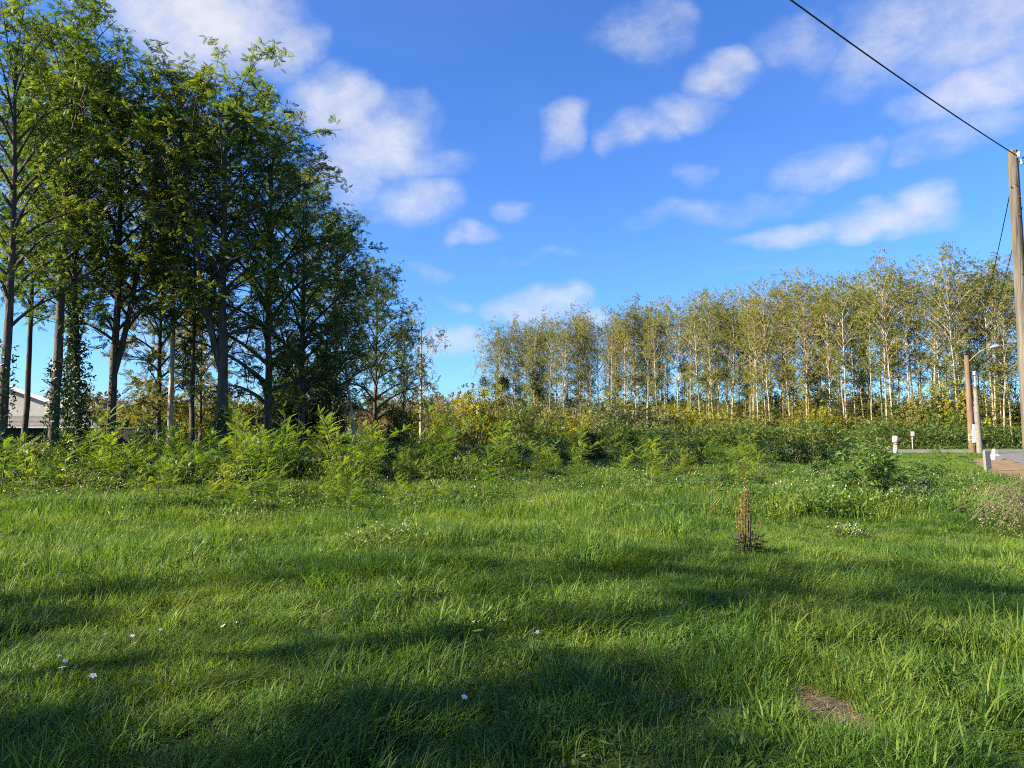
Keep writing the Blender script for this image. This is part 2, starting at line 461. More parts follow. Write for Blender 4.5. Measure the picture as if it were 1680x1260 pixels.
def pinnate(pairs, length, ll, lw, droop=.35, first=.18):
    v, q = [], []
    for i in range(pairs):
        t = first + (1 - first) * (i + .3) / pairs
        x = t * length; z = -droop * length * t * t
        for s in (1, -1):
            v.append(rhomb(x, 0, z, s * R(68 - 18 * t), ll * (1 - .35 * abs(t - .5)), lw, .25)); q.append([0, 1, 2, 3])
    v.append(rhomb(length, 0, -droop * length, 0, ll, lw, .3)); q.append([0, 1, 2, 3])
    q = np.array(q) + (np.arange(len(q)) * 4)[:, None]
    return np.concatenate(v), q


def blob_leaf(n, ln, wd, spread, seed):
    rg = np.random.default_rng(seed); v = []
    for i in range(n):
        a = rg.uniform(-1.5, 1.5)
        v.append(rhomb(rg.uniform(0, spread), rg.uniform(-spread, spread) * .6, rg.uniform(-.4, .4) * spread, a, ln * rg.uniform(.7, 1.2), wd, rg.uniform(-.4, .6)))
    return np.concatenate(v), np.arange(n * 4).reshape(-1, 4)


PIN_TREE = pinnate(5, .24, .078, .042, .28)
PIN_SAP = pinnate(6, .36, .080, .040, .35, .14)
TUFT = blob_leaf(4, .15, .065, .14, 3)
TRIO = blob_leaf(3, .085, .055, .05, 8)
LEAF1 = (rhomb(0, 0, 0, 0, 1, .42, .25), np.array([[0, 1, 2, 3]]))
ROUND = (np.array([[0, 0, 0], [.4, .42, .05], [.85, .34, .02], [1, 0, -.04], [.85, -.34, .02], [.4, -.42, .05]]), np.array([[0, 1, 2, 3], [0, 3, 4, 5]]))
LANCE = (rhomb(0, 0, 0, 0, 1, .26, .3), np.array([[0, 1, 2, 3]]))
NEEDLE = blob_leaf(5, .26, .05, .10, 5)


def unit(v):
    return v / (np.linalg.norm(v, axis=-1, keepdims=True) + 1e-9)


# ------------------------------------------------------------------ trees
def make_tree(seed, H, r0, crown=.3, spread=3.0, nprim=26, nsec=6, ntwig=4, nleaf=7, tmpl=PIN_TREE, lean=(0, 0), fork=None,
              up_low=68, up_top=28, shape=(.45, 1.0, .55), leaf=None, sides=9, wood=None, size=1.0, twig_len=.55, dead=0.0, low_twigs=0, gap=0.0):
    """trunk with limbs as one mesh, leaf sprays as another"""
    rg = np.random.default_rng(seed)
    W, F = MB(), MB()
    n = 16
    t = np.linspace(0, 1, n)
    wob = np.cumsum(rg.normal(0, .018, (n, 2)), 0) * H * .09
    wob -= wob[0]
    base = np.stack([wob[:, 0] + lean[0] * t * H, wob[:, 1] + lean[1] * t * H, t * H], 1)
    rad = r0 * (1 - t * .93) ** .85 + .012
    rad[0] *= 1.35
    base[0, 2] = -.3
    leaders = [(base, rad, crown)]
    W.tube(base, rad, sides)
    if fork:
        for (tf, az, sp, k) in fork:
            i0 = int(tf * (n - 1))
            tt = np.linspace(0, 1, n - i0)
            off = np.array([math.cos(az), math.sin(az), 0]) * sp
            p = base[i0] + (base[i0:] - base[i0]) * np.array([.3, .3, k]) + off * (tt ** .8)[:, None]
            r = rad[i0:] * .82
            W.tube(p, r, sides - 2)
            leaders.append((p, r, max(.1, (crown - tf) / (1 - tf))))
    P, Dv, S, T = [], [], [], []
    for li, (lp, lr, cb) in enumerate(leaders):
        m = len(lp); Lh = lp[-1, 2] - lp[0, 2]
        np_ = nprim if li == 0 else int(nprim * .7)
        for i in range(np_):
            u = (i + rg.uniform(0, 1)) / np_
            if gap and rg.random() < gap: continue
            tz = cb + (1 - cb) * u ** .9 * .985
            f = tz * (m - 1); k = min(int(f), m - 2); p0 = lp[k] + (lp[k + 1] - lp[k]) * (f - k)
            rb = np.interp(tz, np.linspace(0, 1, m), lr)
            prof = np.interp(u, [0, .45, 1], shape)
            Lp = spread * prof * rg.uniform(.78, 1.08)
            az = i * 2.4 + rg.uniform(-.5, .5) + li * 1.1
            inc = R(up_low + (up_top - up_low) * u + rg.uniform(-10, 10))
            d = np.array([math.cos(az) * math.sin(inc), math.sin(az) * math.sin(inc), math.cos(inc)])
            s = np.linspace(0, 1, 7)
            bend = rg.normal(0, .07, 3)
            path = p0 + d * (s * Lp)[:, None] + np.array([0, 0, .16 * Lp]) * (s * (1 - s) * 4)[:, None] * .6 + bend * Lp * (s ** 2)[:, None]
            pr = min(rb * .62, .022 * Lp + .012)
            W.tube(path, pr * (1 - .85 * s) + .004, 5 if pr > .03 else 4, cap=False)
            bare = rg.random() < dead
            for j in range(nsec):
                v = .22 + .78 * (j + rg.uniform(0, 1)) / nsec
                f2 = v * 6; k2 = min(int(f2), 5); q0 = path[k2] + (path[k2 + 1] - path[k2]) * (f2 - k2)
                ax = unit(path[k2 + 1] - path[k2])
                sd = unit(ax * .75 + unit(rg.normal(0, 1, 3)) * .95 + np.array([0, 0, .18]))
                Ls = Lp * rg.uniform(.24, .46) * (1.15 - .55 * v) + .25
                s2 = np.linspace(0, 1, 4)
                sp_ = q0 + sd * (s2 * Ls)[:, None] + np.array([0, 0, -.10 * Ls]) * (s2 ** 2)[:, None]
                W.tube(sp_, pr * .38 * (1 - .8 * s2) + .0035, 3, cap=False)
                for w in range(ntwig):
                    z = .3 + .7 * (w + rg.uniform(0, 1)) / ntwig
                    o = q0 + sd * Ls * z
                    td = unit(sd * .5 + unit(rg.normal(0, 1, 3)) * .9 + np.array([0, 0, .12]))
                    tl = twig_len * rg.uniform(.6, 1.3)
                    e = o + td * tl + np.array([0, 0, -.08])
                    if (w % 2 == 0): W.tube(np.stack([o, (o + e) / 2 + [0, 0, .03], e]), [.006, .0045, .003], 3, cap=False)
                    if bare: continue
                    nl = nleaf
                    a = rg.uniform(.1, 1.05, nl)[:, None]
                    P.append(o + (e - o) * a + rg.normal(0, .03, (nl, 3)))
                    Dv.append(unit(td * .4 + unit(rg.normal(0, 1, (nl, 3))) * np.array([1, 1, .6])) + np.array([0, 0, -.05]))
                    S.append(rg.uniform(.75, 1.25, nl) * size); T.append(np.clip(rg.normal(.5, .16, nl) + rg.normal(0, .24), 0, 1))
    for i in range(low_twigs):       # short leafy shoots straight from the trunk
        tz = rg.uniform(.12, crown + .1); f = tz * (n - 1); k = int(f); o = base[k] + (base[k + 1] - base[k]) * (f - k)
        td = unit(np.append(rg.normal(0, 1, 2), .3)); tl = rg.uniform(.4, 1.3)
        e = o + td * tl
        W.tube(np.stack([o, e]), [.007, .003], 3, cap=False)
        nl = nleaf
        a = rg.uniform(.3, 1.05, nl)[:, None]
        P.append(o + (e - o) * a + rg.normal(0, .08, (nl, 3))); Dv.append(unit(rg.normal(0, 1, (nl, 3)))); S.append(rg.uniform(.7, 1.1, nl) * size); T.append(rg.uniform(.2, .8, nl))
    P, Dv, S, T = np.concatenate(P), np.concatenate(Dv), np.concatenate(S), np.concatenate(T)
    up = unit(np.array([0, 0, 1.0]) + rg.normal(0, .55, P.shape))
    F.sprays(tmpl, P, Dv, up, S, T)
    return W.mesh('tree_wood', wood or M['bark'], True), F.mesh('tree_leaves', leaf or M['locust']), base


def ivy_mesh(base, r, z1, seed, n=1400, puff=.22):
    rg = np.random.default_rng(seed); F = MB()
    z = rg.uniform(0, 1, n) ** 1.2 * z1
    bx = np.interp(z, base[:, 2], base[:, 0]); by = np.interp(z, base[:, 2], base[:, 1])
    az = rg.uniform(0, 6.283, n); rr = r * .9 + np.abs(rg.normal(0, puff, n)) * (1 - .5 * z / z1) * (.4 + vnoise(az * 2, z, .6, seed))
    p = np.stack([bx + rr * np.cos(az), by + rr * np.sin(az), z], 1)
    up = unit(np.stack([np.cos(az), np.sin(az), np.full(n, .4)], 1) + rg.normal(0, .4, (n, 3)))
    F.sprays(TRIO, p, unit(rg.normal(0, 1, (n, 3)) + [0, 0, -.5]), up, rg.uniform(.8, 1.3, n), rg.uniform(0, 1, n))
    return F.mesh('ivy', M['ivy'])


def make_conifer(seed, H, spread):
    rg = np.random.default_rng(seed); W, F = MB(), MB()
    W.tube([[0, 0, -.2], [0, 0, H * .5], [0, 0, H]], [.2, .12, .02], 7)
    P, Dv, S, T = [], [], [], []
    for i in range(95):
        u = (i + rg.uniform()) / 95; z = H * (.04 + .94 * u); Lb = spread * (1 - u) ** .8 * rg.uniform(.7, 1.15) + .2
        az = i * 2.4 + rg.uniform(-.4, .4); d = np.array([math.cos(az), math.sin(az), -.18])
        s = np.linspace(0, 1, 5); path = np.array([0, 0, z]) + d * (s * Lb)[:, None] + np.array([0, 0, -.22 * Lb]) * (s ** 2)[:, None]
        W.tube(path, .03 * (1 - .8 * s) + .004, 4, cap=False)
        k = int(26 * Lb) + 8
        a = rg.uniform(.12, 1, k); o = np.stack([np.interp(a, s, path[:, j]) for j in range(3)], 1)
        o += rg.normal(0, .14, (k, 3)) * (a[:, None] * .8 + .3)
        P.append(o); Dv.append(unit(d + rg.normal(0, .5, (k, 3)) + [0, 0, -.7])); S.append(rg.uniform(.7, 1.4, k)); T.append(rg.uniform(0, 1, k))
    P, Dv, S, T = map(np.concatenate, (P, Dv, S, T))
    F.sprays(NEEDLE, P, Dv, unit(rg.normal(0, 1, P.shape) + [0, 0, .6]), S, T)
    return W.mesh('conifer_wood', M['bark'], True), F.mesh('conifer_needles', M['conifer'])


def make_bush(seed, rx=1.0, h=1.4, n=1500, tmpl=TRIO, size=1.0, clumps=34, leaf=None):
    """many stemmed shrub about 2 rx wide and h tall"""
    rg = np.random.default_rng(seed); W, F = MB(), MB()
    az = rg.uniform(0, 6.283, clumps); e = np.arcsin(rg.uniform(-.05, 1, clumps))
    k = rg.uniform(.55, 1.0, clumps)
    c = np.stack([np.cos(az) * np.cos(e) * rx * k, np.sin(az) * np.cos(e) * rx * k, h * .12 + np.sin(e) * h * .86 * rg.uniform(.7, 1.12, clumps)], 1)
    for i in range(clumps):
        b = np.array([c[i, 0] * .15, c[i, 1] * .15, -.1]); m_ = b * .4 + c[i] * .6 + np.array([0, 0, .12 * h])
        W.tube(np.stack([b, (b + m_) / 2 + [0, 0, .05 * h], m_, c[i]]), [.018, .014, .009, .003], 4, cap=False)
    ci = rg.integers(0, clumps, n)
    p = c[ci] + rg.normal(0, 1, (n, 3)) * np.array([.17 * rx, .17 * rx, .13 * h])
    p[:, 2] = np.maximum(p[:, 2], .03)
    outw = unit(p - np.array([0, 0, h * .35]))
    F.sprays(tmpl, p, unit(rg.normal(0, 1, (n, 3)) + outw * .5), unit(outw * .7 + rg.normal(0, .6, (n, 3)) + [0, 0, .5]), rg.uniform(.7, 1.3, n) * size, np.clip(rg.normal(.5, .2, n) + rg.normal(0, .2, clumps)[ci], 0, 1))
    return W.mesh('bush_stems', M['stem'], True), F.mesh('bush_leaves', leaf or M['bush_green'])


def make_sapling(seed, h, nbr):
    """young locust: upright stem, side shoots, ladder-like pinnate leaves"""
    rg = np.random.default_rng(seed); W, F = MB(), MB()
    P, Dv, S, T = [], [], [], []

    def shoot(o, d, ln, r, nl, tone):
        s = np.linspace(0, 1, 6); b = rg.normal(0, .06, 3) * ln
        path = o + d * (s * ln)[:, None] + b * (s ** 2)[:, None] + np.array([0, 0, .06 * ln]) * (s ** 2)[:, None]
        W.tube(path, r * (1 - .75 * s) + .002, 4, cap=False)
        a0 = rg.uniform(0, 6.28)
        for i in range(nl):
            t = .18 + .82 * (i + .5) / nl
            q = np.array([np.interp(t, s, path[:, j]) for j in range(3)])
            a = a0 + i * 2.4 + rg.uniform(-.4, .4)
            side = np.array([math.cos(a), math.sin(a), 0])
            el = .25 + .75 * t + rg.uniform(-.2, .2)
            P.append(q); Dv.append(side * math.cos(el) + np.array([0, 0, math.sin(el)]))
            S.append(rg.uniform(.75, 1.2) * (1.05 - .35 * t)); T.append(np.clip(tone + rg.normal(0, .12) + .25 * (t - .5), 0, 1))
        return path
    st = shoot(np.zeros(3) - [0, 0, .05], unit(np.array([rg.normal(0, .07), rg.normal(0, .07), 1])), h, .012, int(12 + 10 * h), .5)
    for i in range(nbr):
        t = rg.uniform(.12, .75)
        q = np.array([np.interp(t, np.linspace(0, 1, 6), st[:, j]) for j in range(3)])
        a = rg.uniform(0, 6.28)
        shoot(q, unit(np.array([math.cos(a) * .8, math.sin(a) * .8, rg.uniform(.5, 1.1)])), h * rg.uniform(.3, .6), .007, int(6 + 6 * h), rg.uniform(.35, .65))
    P, Dv, S, T = np.array(P), np.array(Dv), np.array(S), np.array(T)
    F.sprays(PIN_SAP, P, Dv, unit(np.array([0, 0, 1.0]) + rg.normal(0, .3, P.shape)), S, T)
    return W.mesh('sapling_stem', M['stem'], True), F.mesh('sapling_leaves', M['sapling'])


def make_herb(seed, h, rx, nst=46):
    """dense tuft of upright stems with narrow leaves"""
    rg = np.random.default_rng(seed); W, F = MB(), MB(); P, Dv, S, T = [], [], [], []
    for i in range(nst):
        a = rg.uniform(0, 6.28); k = rg.uniform(0, 1) ** .6
        b = np.array([math.cos(a), math.sin(a), 0]) * k * rx * .45
        tip = np.array([math.cos(a) * k * rx * rg.uniform(.8, 1.15), math.sin(a) * k * rx, h * (1.02 - .45 * k ** 2) * rg.uniform(.75, 1.08)])
        s = np.linspace(0, 1, 5); path = b + (tip - b) * s[:, None] + np.array([0, 0, .1 * h]) * (s * (1 - s) * 2)[:, None]
        W.tube(path, .006 * (1 - .6 * s), 4, cap=False)
        m_ = int(rg.integers(22, 32)); t = rg.uniform(.15, 1.0, m_) ** .75
        q = np.stack([np.interp(t, s, path[:, j]) for j in range(3)], 1)
        aa = rg.uniform(0, 6.28, m_); el = rg.uniform(-.2, .8, m_)
        P.append(q); Dv.append(np.stack([np.cos(aa) * np.cos(el), np.sin(aa) * np.cos(el), np.sin(el)], 1)); S.append(rg.uniform(.10, .20, m_)); T.append(np.clip(rg.normal(.5, .2, m_), 0, 1))
    P, Dv, S, T = map(np.concatenate, (P, Dv, S, T))
    F.sprays(LANCE, P, Dv, unit(np.array([0, 0, 1.0]) + rg.normal(0, .35, P.shape)), S, T)
    return W.mesh('herb_stems', M['stem'], True), F.mesh('herb_leaves', M['herb'])


def plant(name, wm, lm, loc, rz, label, cat, group=None, scale=1.0, leafmat=None, barkmat=None, parts=('trunk', 'crown'), tilt=(0, 0)):
    o = thing(name, loc, rz, label, cat, group, scale, tilt)
    link(parts[0], wm, o, barkmat); link(parts[1], lm, o, leafmat)
    return o


# ------------------------------------------------------------------ ground, roads, hills
def on_road(x, y):
    """asphalt and dirt areas, kept free of grass"""
    x = np.asarray(x, float); y = np.asarray(y, float)
    yc = 44.3 + (x - 20) * .03
    main = (np.abs(y - yc) < 3.2) & (x > -60)
    side_l = 18.0 + (y - 25.0) * .55
    side = (y < 45) & (y > 2) & (x > side_l) & (x < side_l + 5.5)
    return main | side


def on_path(x, y):
    x = np.asarray(x, float); y = np.asarray(y, float)
    c = 12.9 + (y - 17) * .56 + (vnoise(x, y, 1.5, 7) - .5) * .7
    return (np.abs(x - c) < .55 + .3 * (vnoise(x, y, 2.5, 9))) & (y > 13.5) & (y < 34)


def on_bare(x, y):
    x = np.asarray(x, float); y = np.asarray(y, float)
    return np.hypot((x - 1.60) / .125, (y - 3.68) / .28) + (vnoise(x, y, .12, 4) - .5) * .8


def ground():
    xs = np.sinh(np.linspace(-5.2, 5.2, 400)) * 6.5
    ys = np.concatenate([np.linspace(-45, -3, 30), np.arange(-2.85, 16, .13), 16 + np.sinh(np.linspace(0, 5.2, 130)[1:]) * 7])
    X, Y = np.meshgrid(xs, ys)
    Z = ground_z(X, Y)
    v = np.stack([X, Y, Z], -1).reshape(-1, 3)
    nx = len(xs); i = np.arange(len(ys) - 1)[:, None] * nx; j = np.arange(nx - 1)[None]
    q = np.stack([i + j, i + j + 1, i + nx + j + 1, i + nx + j], -1).reshape(-1, 4)
    o = link('ground', MB().add(v, q).mesh('ground', M['ground'], True)); tag(o, kind='structure')


def strip(name, left, right, mat, dz):
    m = MB(); l, r = np.array(left, float), np.array(right, float)
    k = 5; n = len(l)
    rows = []
    for s in np.linspace(0, 1, k):
        p = l + (r - l) * s; rows.append(np.column_stack([p, ground_z(p[:, 0], p[:, 1]) + dz]))
    v = np.concatenate(rows)
    i = np.arange(k - 1)[:, None] * n; j = np.arange(n - 1)[None]
    q = np.stack([i + j, i + j + 1, i + n + j + 1, i + n + j], -1).reshape(-1, 4)
    o = link(name, m.add(v, q).mesh(name, mat, True)); tag(o, kind='structure'); return o


ground()
xr = np.linspace(-60, 150, 80)
strip('road', [(x, 44.3 + (x - 20) * .03 - 3.1) for x in xr], [(x, 44.3 + (x - 20) * .03 + 3.1) for x in xr], M['asphalt'], .035)
yr = np.linspace(4, 43, 60)
strip('side_road', [(18.0 + (y - 25) * .55, y) for y in yr], [(23.5 + (y - 25) * .55, y) for y in yr], M['asphalt'], .030)
yp = np.linspace(13.5, 34, 60)
jl = (vnoise(yp, yp * 0, .7, 3) - .5) * .5; jr = (vnoise(yp, yp * 0, .8, 6) - .5) * .5
strip('dirt_path', [(12.2 + (y - 17) * .56 + a, y) for y, a in zip(yp, jl)], [(13.9 + (y - 17) * .56 + a, y) for y, a in zip(yp, jr)], M['dirt'], .045)
# bare patch in the lawn
a = np.linspace(0, 2 * math.pi, 40, endpoint=False)
rr = 1.15 + .35 * (np.array([float(vnoise(math.cos(t) * 3, math.sin(t) * 3, 1, 12)) for t in a]) - .5)
ring = np.stack([1.60 + .17 * rr * np.cos(a), 3.68 + .35 * rr * np.sin(a)], 1)
pv, pq = [], []
for k, f in enumerate((.0, .35, .7, 1.0)):
    p = np.array([1.60, 3.68]) + (ring - np.array([1.60, 3.68])) * max(f, .02)
    pv.append(np.column_stack([p, ground_z(p[:, 0], p[:, 1]) + .012 + .012 * np.random.default_rng(k).random(40) * (f < 1)]))
for k in range(3):
    for e in range(40): pq.append([k * 40 + e, k * 40 + (e + 1) % 40, (k + 1) * 40 + (e + 1) % 40, (k + 1) * 40 + e])
tag(link('soil_patch', MB().add(np.concatenate(pv), pq).mesh('soil_patch', M['soil'], True)), kind='structure')


def hills():
    m = MB(); n = 160
    az = np.linspace(-1.9, 1.9, n)
    rows = []
    for d, k in ((300, 0.0), (420, .45), (600, .8), (900, 1.0)):
        z = k * (7 + 9 * vnoise(az * 9, az * 0, 1, 21) + 5 * vnoise(az * 30, az * 0, 1, 22)) - .5
        rows.append(np.stack([np.sin(az) * d, np.cos(az) * d, z], 1))
    v = np.concatenate(rows); i = np.arange(3)[:, None] * n; j = np.arange(n - 1)[None]
    q = np.stack([i + j, i + j + 1, i + n + j + 1, i + n + j], -1).reshape(-1, 4)
    tag(link('hills', m.add(v, q).mesh('hills', M['hill'], True)), kind='structure')


hills()


def far_wood():
    rg = np.random.default_rng(77); F = MB(); n = 26000
    az = rg.uniform(-1.2, 1.2, n); d = rg.uniform(180, 300, n)
    top = 4.5 + 5.5 * vnoise(az * 60, d * 0, 1, 31) + 3 * vnoise(az * 220, d * 0, 1, 32)
    z = rg.uniform(0, 1, n) ** .7 * top
    p = np.stack([np.sin(az) * d, np.cos(az) * d, z], 1)
    F.sprays((TUFT[0] * 9, TUFT[1]), p, unit(rg.normal(0, 1, (n, 3))), unit(rg.normal(0, 1, (n, 3)) + [0, 0, .6]), rg.uniform(.7, 1.3, n), rg.uniform(0, 1, n))
    o = link('distant_wood', F.mesh('distant_wood', M['far_wood'])); tag(o, 'low brownish green woodland along the horizon', 'woodland', kind='stuff')


far_wood()

# ------------------------------------------------------------------ scatter (stuff)
SRC = {}


def source(kind, meshes):
    c = bpy.data.collections.new(kind + '_pieces')
    for i, me in enumerate(meshes):
        o = bpy.data.objects.new(f'{kind}_tuft_{i:02d}', me); c.objects.link(o)
    SRC[kind] = c
    return c


def scatter(name, coll, pts, rot, scl, idx, label, cat):
    me = bpy.data.meshes.new(name)
    me.vertices.add(len(pts)); me.vertices.foreach_set('co', np.asarray(pts, 'f4').ravel())
    for nm, ty, key, dat in (('turn', 'FLOAT_VECTOR', 'vector', rot), ('size', 'FLOAT_VECTOR', 'vector', scl), ('pick', 'INT', 'value', idx)):
        at = me.attributes.new(nm, ty, 'POINT'); at.data.foreach_set(key, np.asarray(dat, 'i4' if ty == 'INT' else 'f4').ravel())
    o = link(name, me)
    ng = bpy.data.node_groups.new(name + '_nodes', 'GeometryNodeTree')
    ng.interface.new_socket('Geometry', in_out='INPUT', socket_type='NodeSocketGeometry')
    ng.interface.new_socket('Geometry', in_out='OUTPUT', socket_type='NodeSocketGeometry')
    N, L = ng.nodes, ng.links
    gi, go = N.new('NodeGroupInput'), N.new('NodeGroupOutput')
    ci = N.new('GeometryNodeCollectionInfo'); ci.inputs['Collection'].default_value = coll
    ci.inputs['Separate Children'].default_value = True; ci.inputs['Reset Children'].default_value = True
    ip = N.new('GeometryNodeInstanceOnPoints'); ip.inputs['Pick Instance'].default_value = True
    L.new(gi.outputs[0], ip.inputs['Points']); L.new(ci.outputs[0], ip.inputs['Instance'])

    def attr(nm, ty):
        n = N.new('GeometryNodeInputNamedAttribute'); n.data_type = ty; n.inputs['Name'].default_value = nm
        return n.outputs['Attribute']
    L.new(attr('pick', 'INT'), ip.inputs['Instance Index'])
    e2r = N.new('FunctionNodeEulerToRotation'); L.new(attr('turn', 'FLOAT_VECTOR'), e2r.inputs[0]); L.new(e2r.outputs[0], ip.inputs['Rotation'])
    L.new(attr('size', 'FLOAT_VECTOR'), ip.inputs['Scale'])
    L.new(ip.outputs[0], go.inputs[0])
    md = o.modifiers.new('scatter', 'NODES'); md.node_group = ng
    return tag(o, label, cat, kind='stuff')


def blades(seed, n, h, w, rad, bend, lay=0.0, seg=4, hv=.35, comb=None, curl=0.0):
    """tuft of grass blades; comb gives a shared lean direction"""
    rg = np.random.default_rng(seed); m = MB()
    a = rg.uniform(0, 6.283, n); r = rad * np.sqrt(rg.uniform(0, 1, n))
    o = np.stack([np.cos(a) * r, np.sin(a) * r, np.full(n, -.02)], 1)
    la = (a + rg.normal(0, .9, n)) if comb is None else comb + rg.normal(0, .55, n)
    hh = h * rg.uniform(1 - hv, 1 + hv * .8, n)
    inc0 = np.abs(rg.normal(0, .16, n)) + lay
    inc1 = np.minimum(inc0 + np.abs(rg.normal(bend, bend * .55, n)), rg.uniform(1.35, 1.85, n))
    P = [o]; s = np.linspace(0, 1, seg + 1)
    for k in range(seg):
        t = (k + .5) / seg; inc = inc0 + (inc1 - inc0) * t ** 1.3
        st = (hh / seg)[:, None] * np.stack([np.sin(inc) * np.cos(la), np.sin(inc) * np.sin(la), np.cos(inc)], 1)
        P.append(P[-1] + st)
    P = np.stack(P, 1)
    tw = la + math.pi / 2 + rg.normal(0, .7, n)
    side = np.stack([np.cos(tw), np.sin(tw), np.zeros(n)], 1)
    wd = w * rg.uniform(.65, 1.25, n)[:, None] * np.array([.75, 1.0, .9, .62, .06] if seg == 4 else np.interp(s, [0, .3, .7, 1], [.75, 1, .7, .06]))[None]
    A = P + side[:, None] * wd[..., None] / 2; B = P - side[:, None] * wd[..., None] / 2
    v = np.stack([A, B], 2).reshape(-1, 3)
    base = (np.arange(n) * (seg + 1) * 2)[:, None]; k = np.arange(seg)[None] * 2
    q = np.stack([base + k, base + k + 1, base + k + 3, base + k + 2], -1).reshape(-1, 4)
    m.add(v, q, np.repeat(np.clip(rg.normal(.5, .25, n), 0, 1), (seg + 1) * 2))
    return m


def leafy(seed, n, h, rad, ln, tm=LEAF1, flowers=0, mat=0):
    rg = np.random.default_rng(seed); m = MB()
    a = rg.uniform(0, 6.283, n); r = rad * np.sqrt(rg.uniform(0, 1, n)); z = rg.uniform(.05, 1, n) ** .8 * h * (1 - .4 * r / rad)
    p = np.stack([np.cos(a) * r, np.sin(a) * r, z], 1)
    d = np.stack([np.cos(a), np.sin(a), rg.uniform(-.2, .8, n)], 1) + rg.normal(0, .5, (n, 3))
    m.sprays(tm, p, unit(d), unit(np.array([0, 0, 1.0]) + rg.normal(0, .4, (n, 3))), rg.uniform(.7, 1.3, n) * ln, np.clip(rg.normal(.5, .25, n), 0, 1), mat)
    for i in range(max(3, n // 12)):
        e = p[i]; m.tube(np.array([[e[0] * .3, e[1] * .3, -.03], [e[0] * .7, e[1] * .7, e[2] * .7], e]), [.004, .003, .002], 3, .4, mat, cap=False)
    if flowers:
        a = rg.uniform(0, 6.283, flowers); r = rad * np.sqrt(rg.uniform(0, 1, flowers))
        p = np.stack([np.cos(a) * r, np.sin(a) * r, h * rg.uniform(.8, 1.25, flowers)], 1)
        m.sprays(LEAF1, p, unit(rg.normal(0, 1, (flowers, 3))), unit(np.array([0, 0, 1.0]) + rg.normal(0, .8, (flowers, 3))), rg.uniform(.016, .032, flowers), rg.uniform(.3, 1, flowers), 1)
    return m


def seedheads(seed, n, h, rad):
    rg = np.random.default_rng(seed); m = MB()
    for i in range(n):
        a = rg.uniform(0, 6.28); r = rad * math.sqrt(rg.uniform()); o = np.array([math.cos(a) * r, math.sin(a) * r, -.03])
        e = o + np.array([rg.normal(0, .08), rg.normal(0, .08), h * rg.uniform(.7, 1.15)])
        m.tube(np.stack([o, (o + e) / 2, e]), [.0018, .0015, .001], 3, .5, 0, cap=False)
        k = 14; t = rg.uniform(.72, 1.02, k)[:, None]
        m.sprays(LEAF1, o + (e - o) * t, unit(rg.normal(0, .5, (k, 3)) + [0, 0, 1]), unit(rg.normal(0, 1, (k, 3))), rg.uniform(.014, .028, k), rg.uniform(.2, 1, k), 0)
    return m


G = M['grass']
TUFTS = [blades(1, 42, .14, .0062, .14, 1.1, seg=3), blades(2, 42, .17, .0058, .15, 1.6, seg=4), blades(3, 38, .21, .0062, .14, 1.9, comb=0., lay=.1), blades(4, 38, .21, .0064, .15, 2.0, lay=.3, comb=0.),
         blades(5, 34, .25, .0054, .15, 1.9, lay=.6, comb=0), blades(6, 46, .10, .0058, .15, 1.1, seg=3), blades(7, 20, .16, .0105, .12, 1.5), blades(8, 24, .23, .0074, .13, 1.7),
         leafy(9, 26, .09, .12, .040), blades(10, 16, .19, .0045, .14, 1.4, lay=.6, seg=3), seedheads(11, 2, .28, .1), leafy(12, 18, .13, .10, .062, LANCE)]
TMAT = [0, 0, 0, 0, 0, 0, 0, 0, 1, 2, 3, 1]
GM = [G, M['weed'], M['grass_dry'], M['seed']]


def patch(seed, mix, rad, count, k=1.0, turn=True):
    rg = np.random.default_rng(seed); m = MB()
    kinds = rg.choice([a for a, _ in mix], count, p=np.array([b for _, b in mix]) / sum(b for _, b in mix))
    for a in kinds:
        th = rg.uniform(0, 6.283); r = rad * math.sqrt(rg.uniform())
        m.merge(TUFTS[a], r * math.cos(th), r * math.sin(th), rg.normal(0, .45) if a in (2, 3, 4) else rg.uniform(0, 6.283), k * rg.uniform(.75, 1.25), TMAT[a])
    return m


RECIPES = [[(0, 5), (1, 5), (5, 4), (7, 1), (8, 2), (9, .4)], [(2, 5), (3, 5), (1, 3), (0, 2)], [(4, 5), (3, 4), (5, 2), (9, .6)], [(6, 5), (7, 4), (0, 3), (11, 1), (8, 1)], [(5, 5), (8, 4), (0, 2), (11, 2), (6, 1)], [(1, 5), (0, 3), (9, 1.6), (10, .5), (5, 2)]]
source('grass', [patch(900 + i, RECIPES[i % 6], .34, 9).mesh('g', GM) for i in range(12)])
source('sprig', [TUFTS[a].mesh('g', G) for a in (0, 1, 2, 5, 6)])
FAR = [blades(21, 42, .24, .013, .26, .7, seg=3), blades(22, 42, .28, .012, .26, 1.0, comb=.3, seg=3), blades(23, 42, .18, .014, .26, .8, seg=3), blades(24, 36, .34, .012, .26, .9, lay=.2, seg=3),
       leafy(25, 46, .28, .24, .07), leafy(26, 50, .34, .22, .055, flowers=2), blades(27, 26, .28, .010, .24, .9, lay=.4, seg=3), seedheads(28, 4, .42, .22), leafy(29, 60, .40, .22, .08, LANCE)]
FMAT = [0, 0, 0, 0, 1, None, 2, 3, 1]


def far_patch(seed, mix, rad, count):
    rg = np.random.default_rng(seed); m = MB()
    kinds = rg.choice([a for a, _ in mix], count, p=np.array([b for _, b in mix]) / sum(b for _, b in mix))
    for a in kinds:
        th = rg.uniform(0, 6.283); r = rad * math.sqrt(rg.uniform()); t = FAR[a]
        if a == 5: t.m = [np.where(x == 1, 4, 1) for x in t.m]
        m.merge(t, r * math.cos(th), r * math.sin(th), rg.uniform(0, 6.283), rg.uniform(.75, 1.25), FMAT[a])
        if a == 5: t.m = [np.where(x == 4, 1, 0) for x in t.m]
    return m


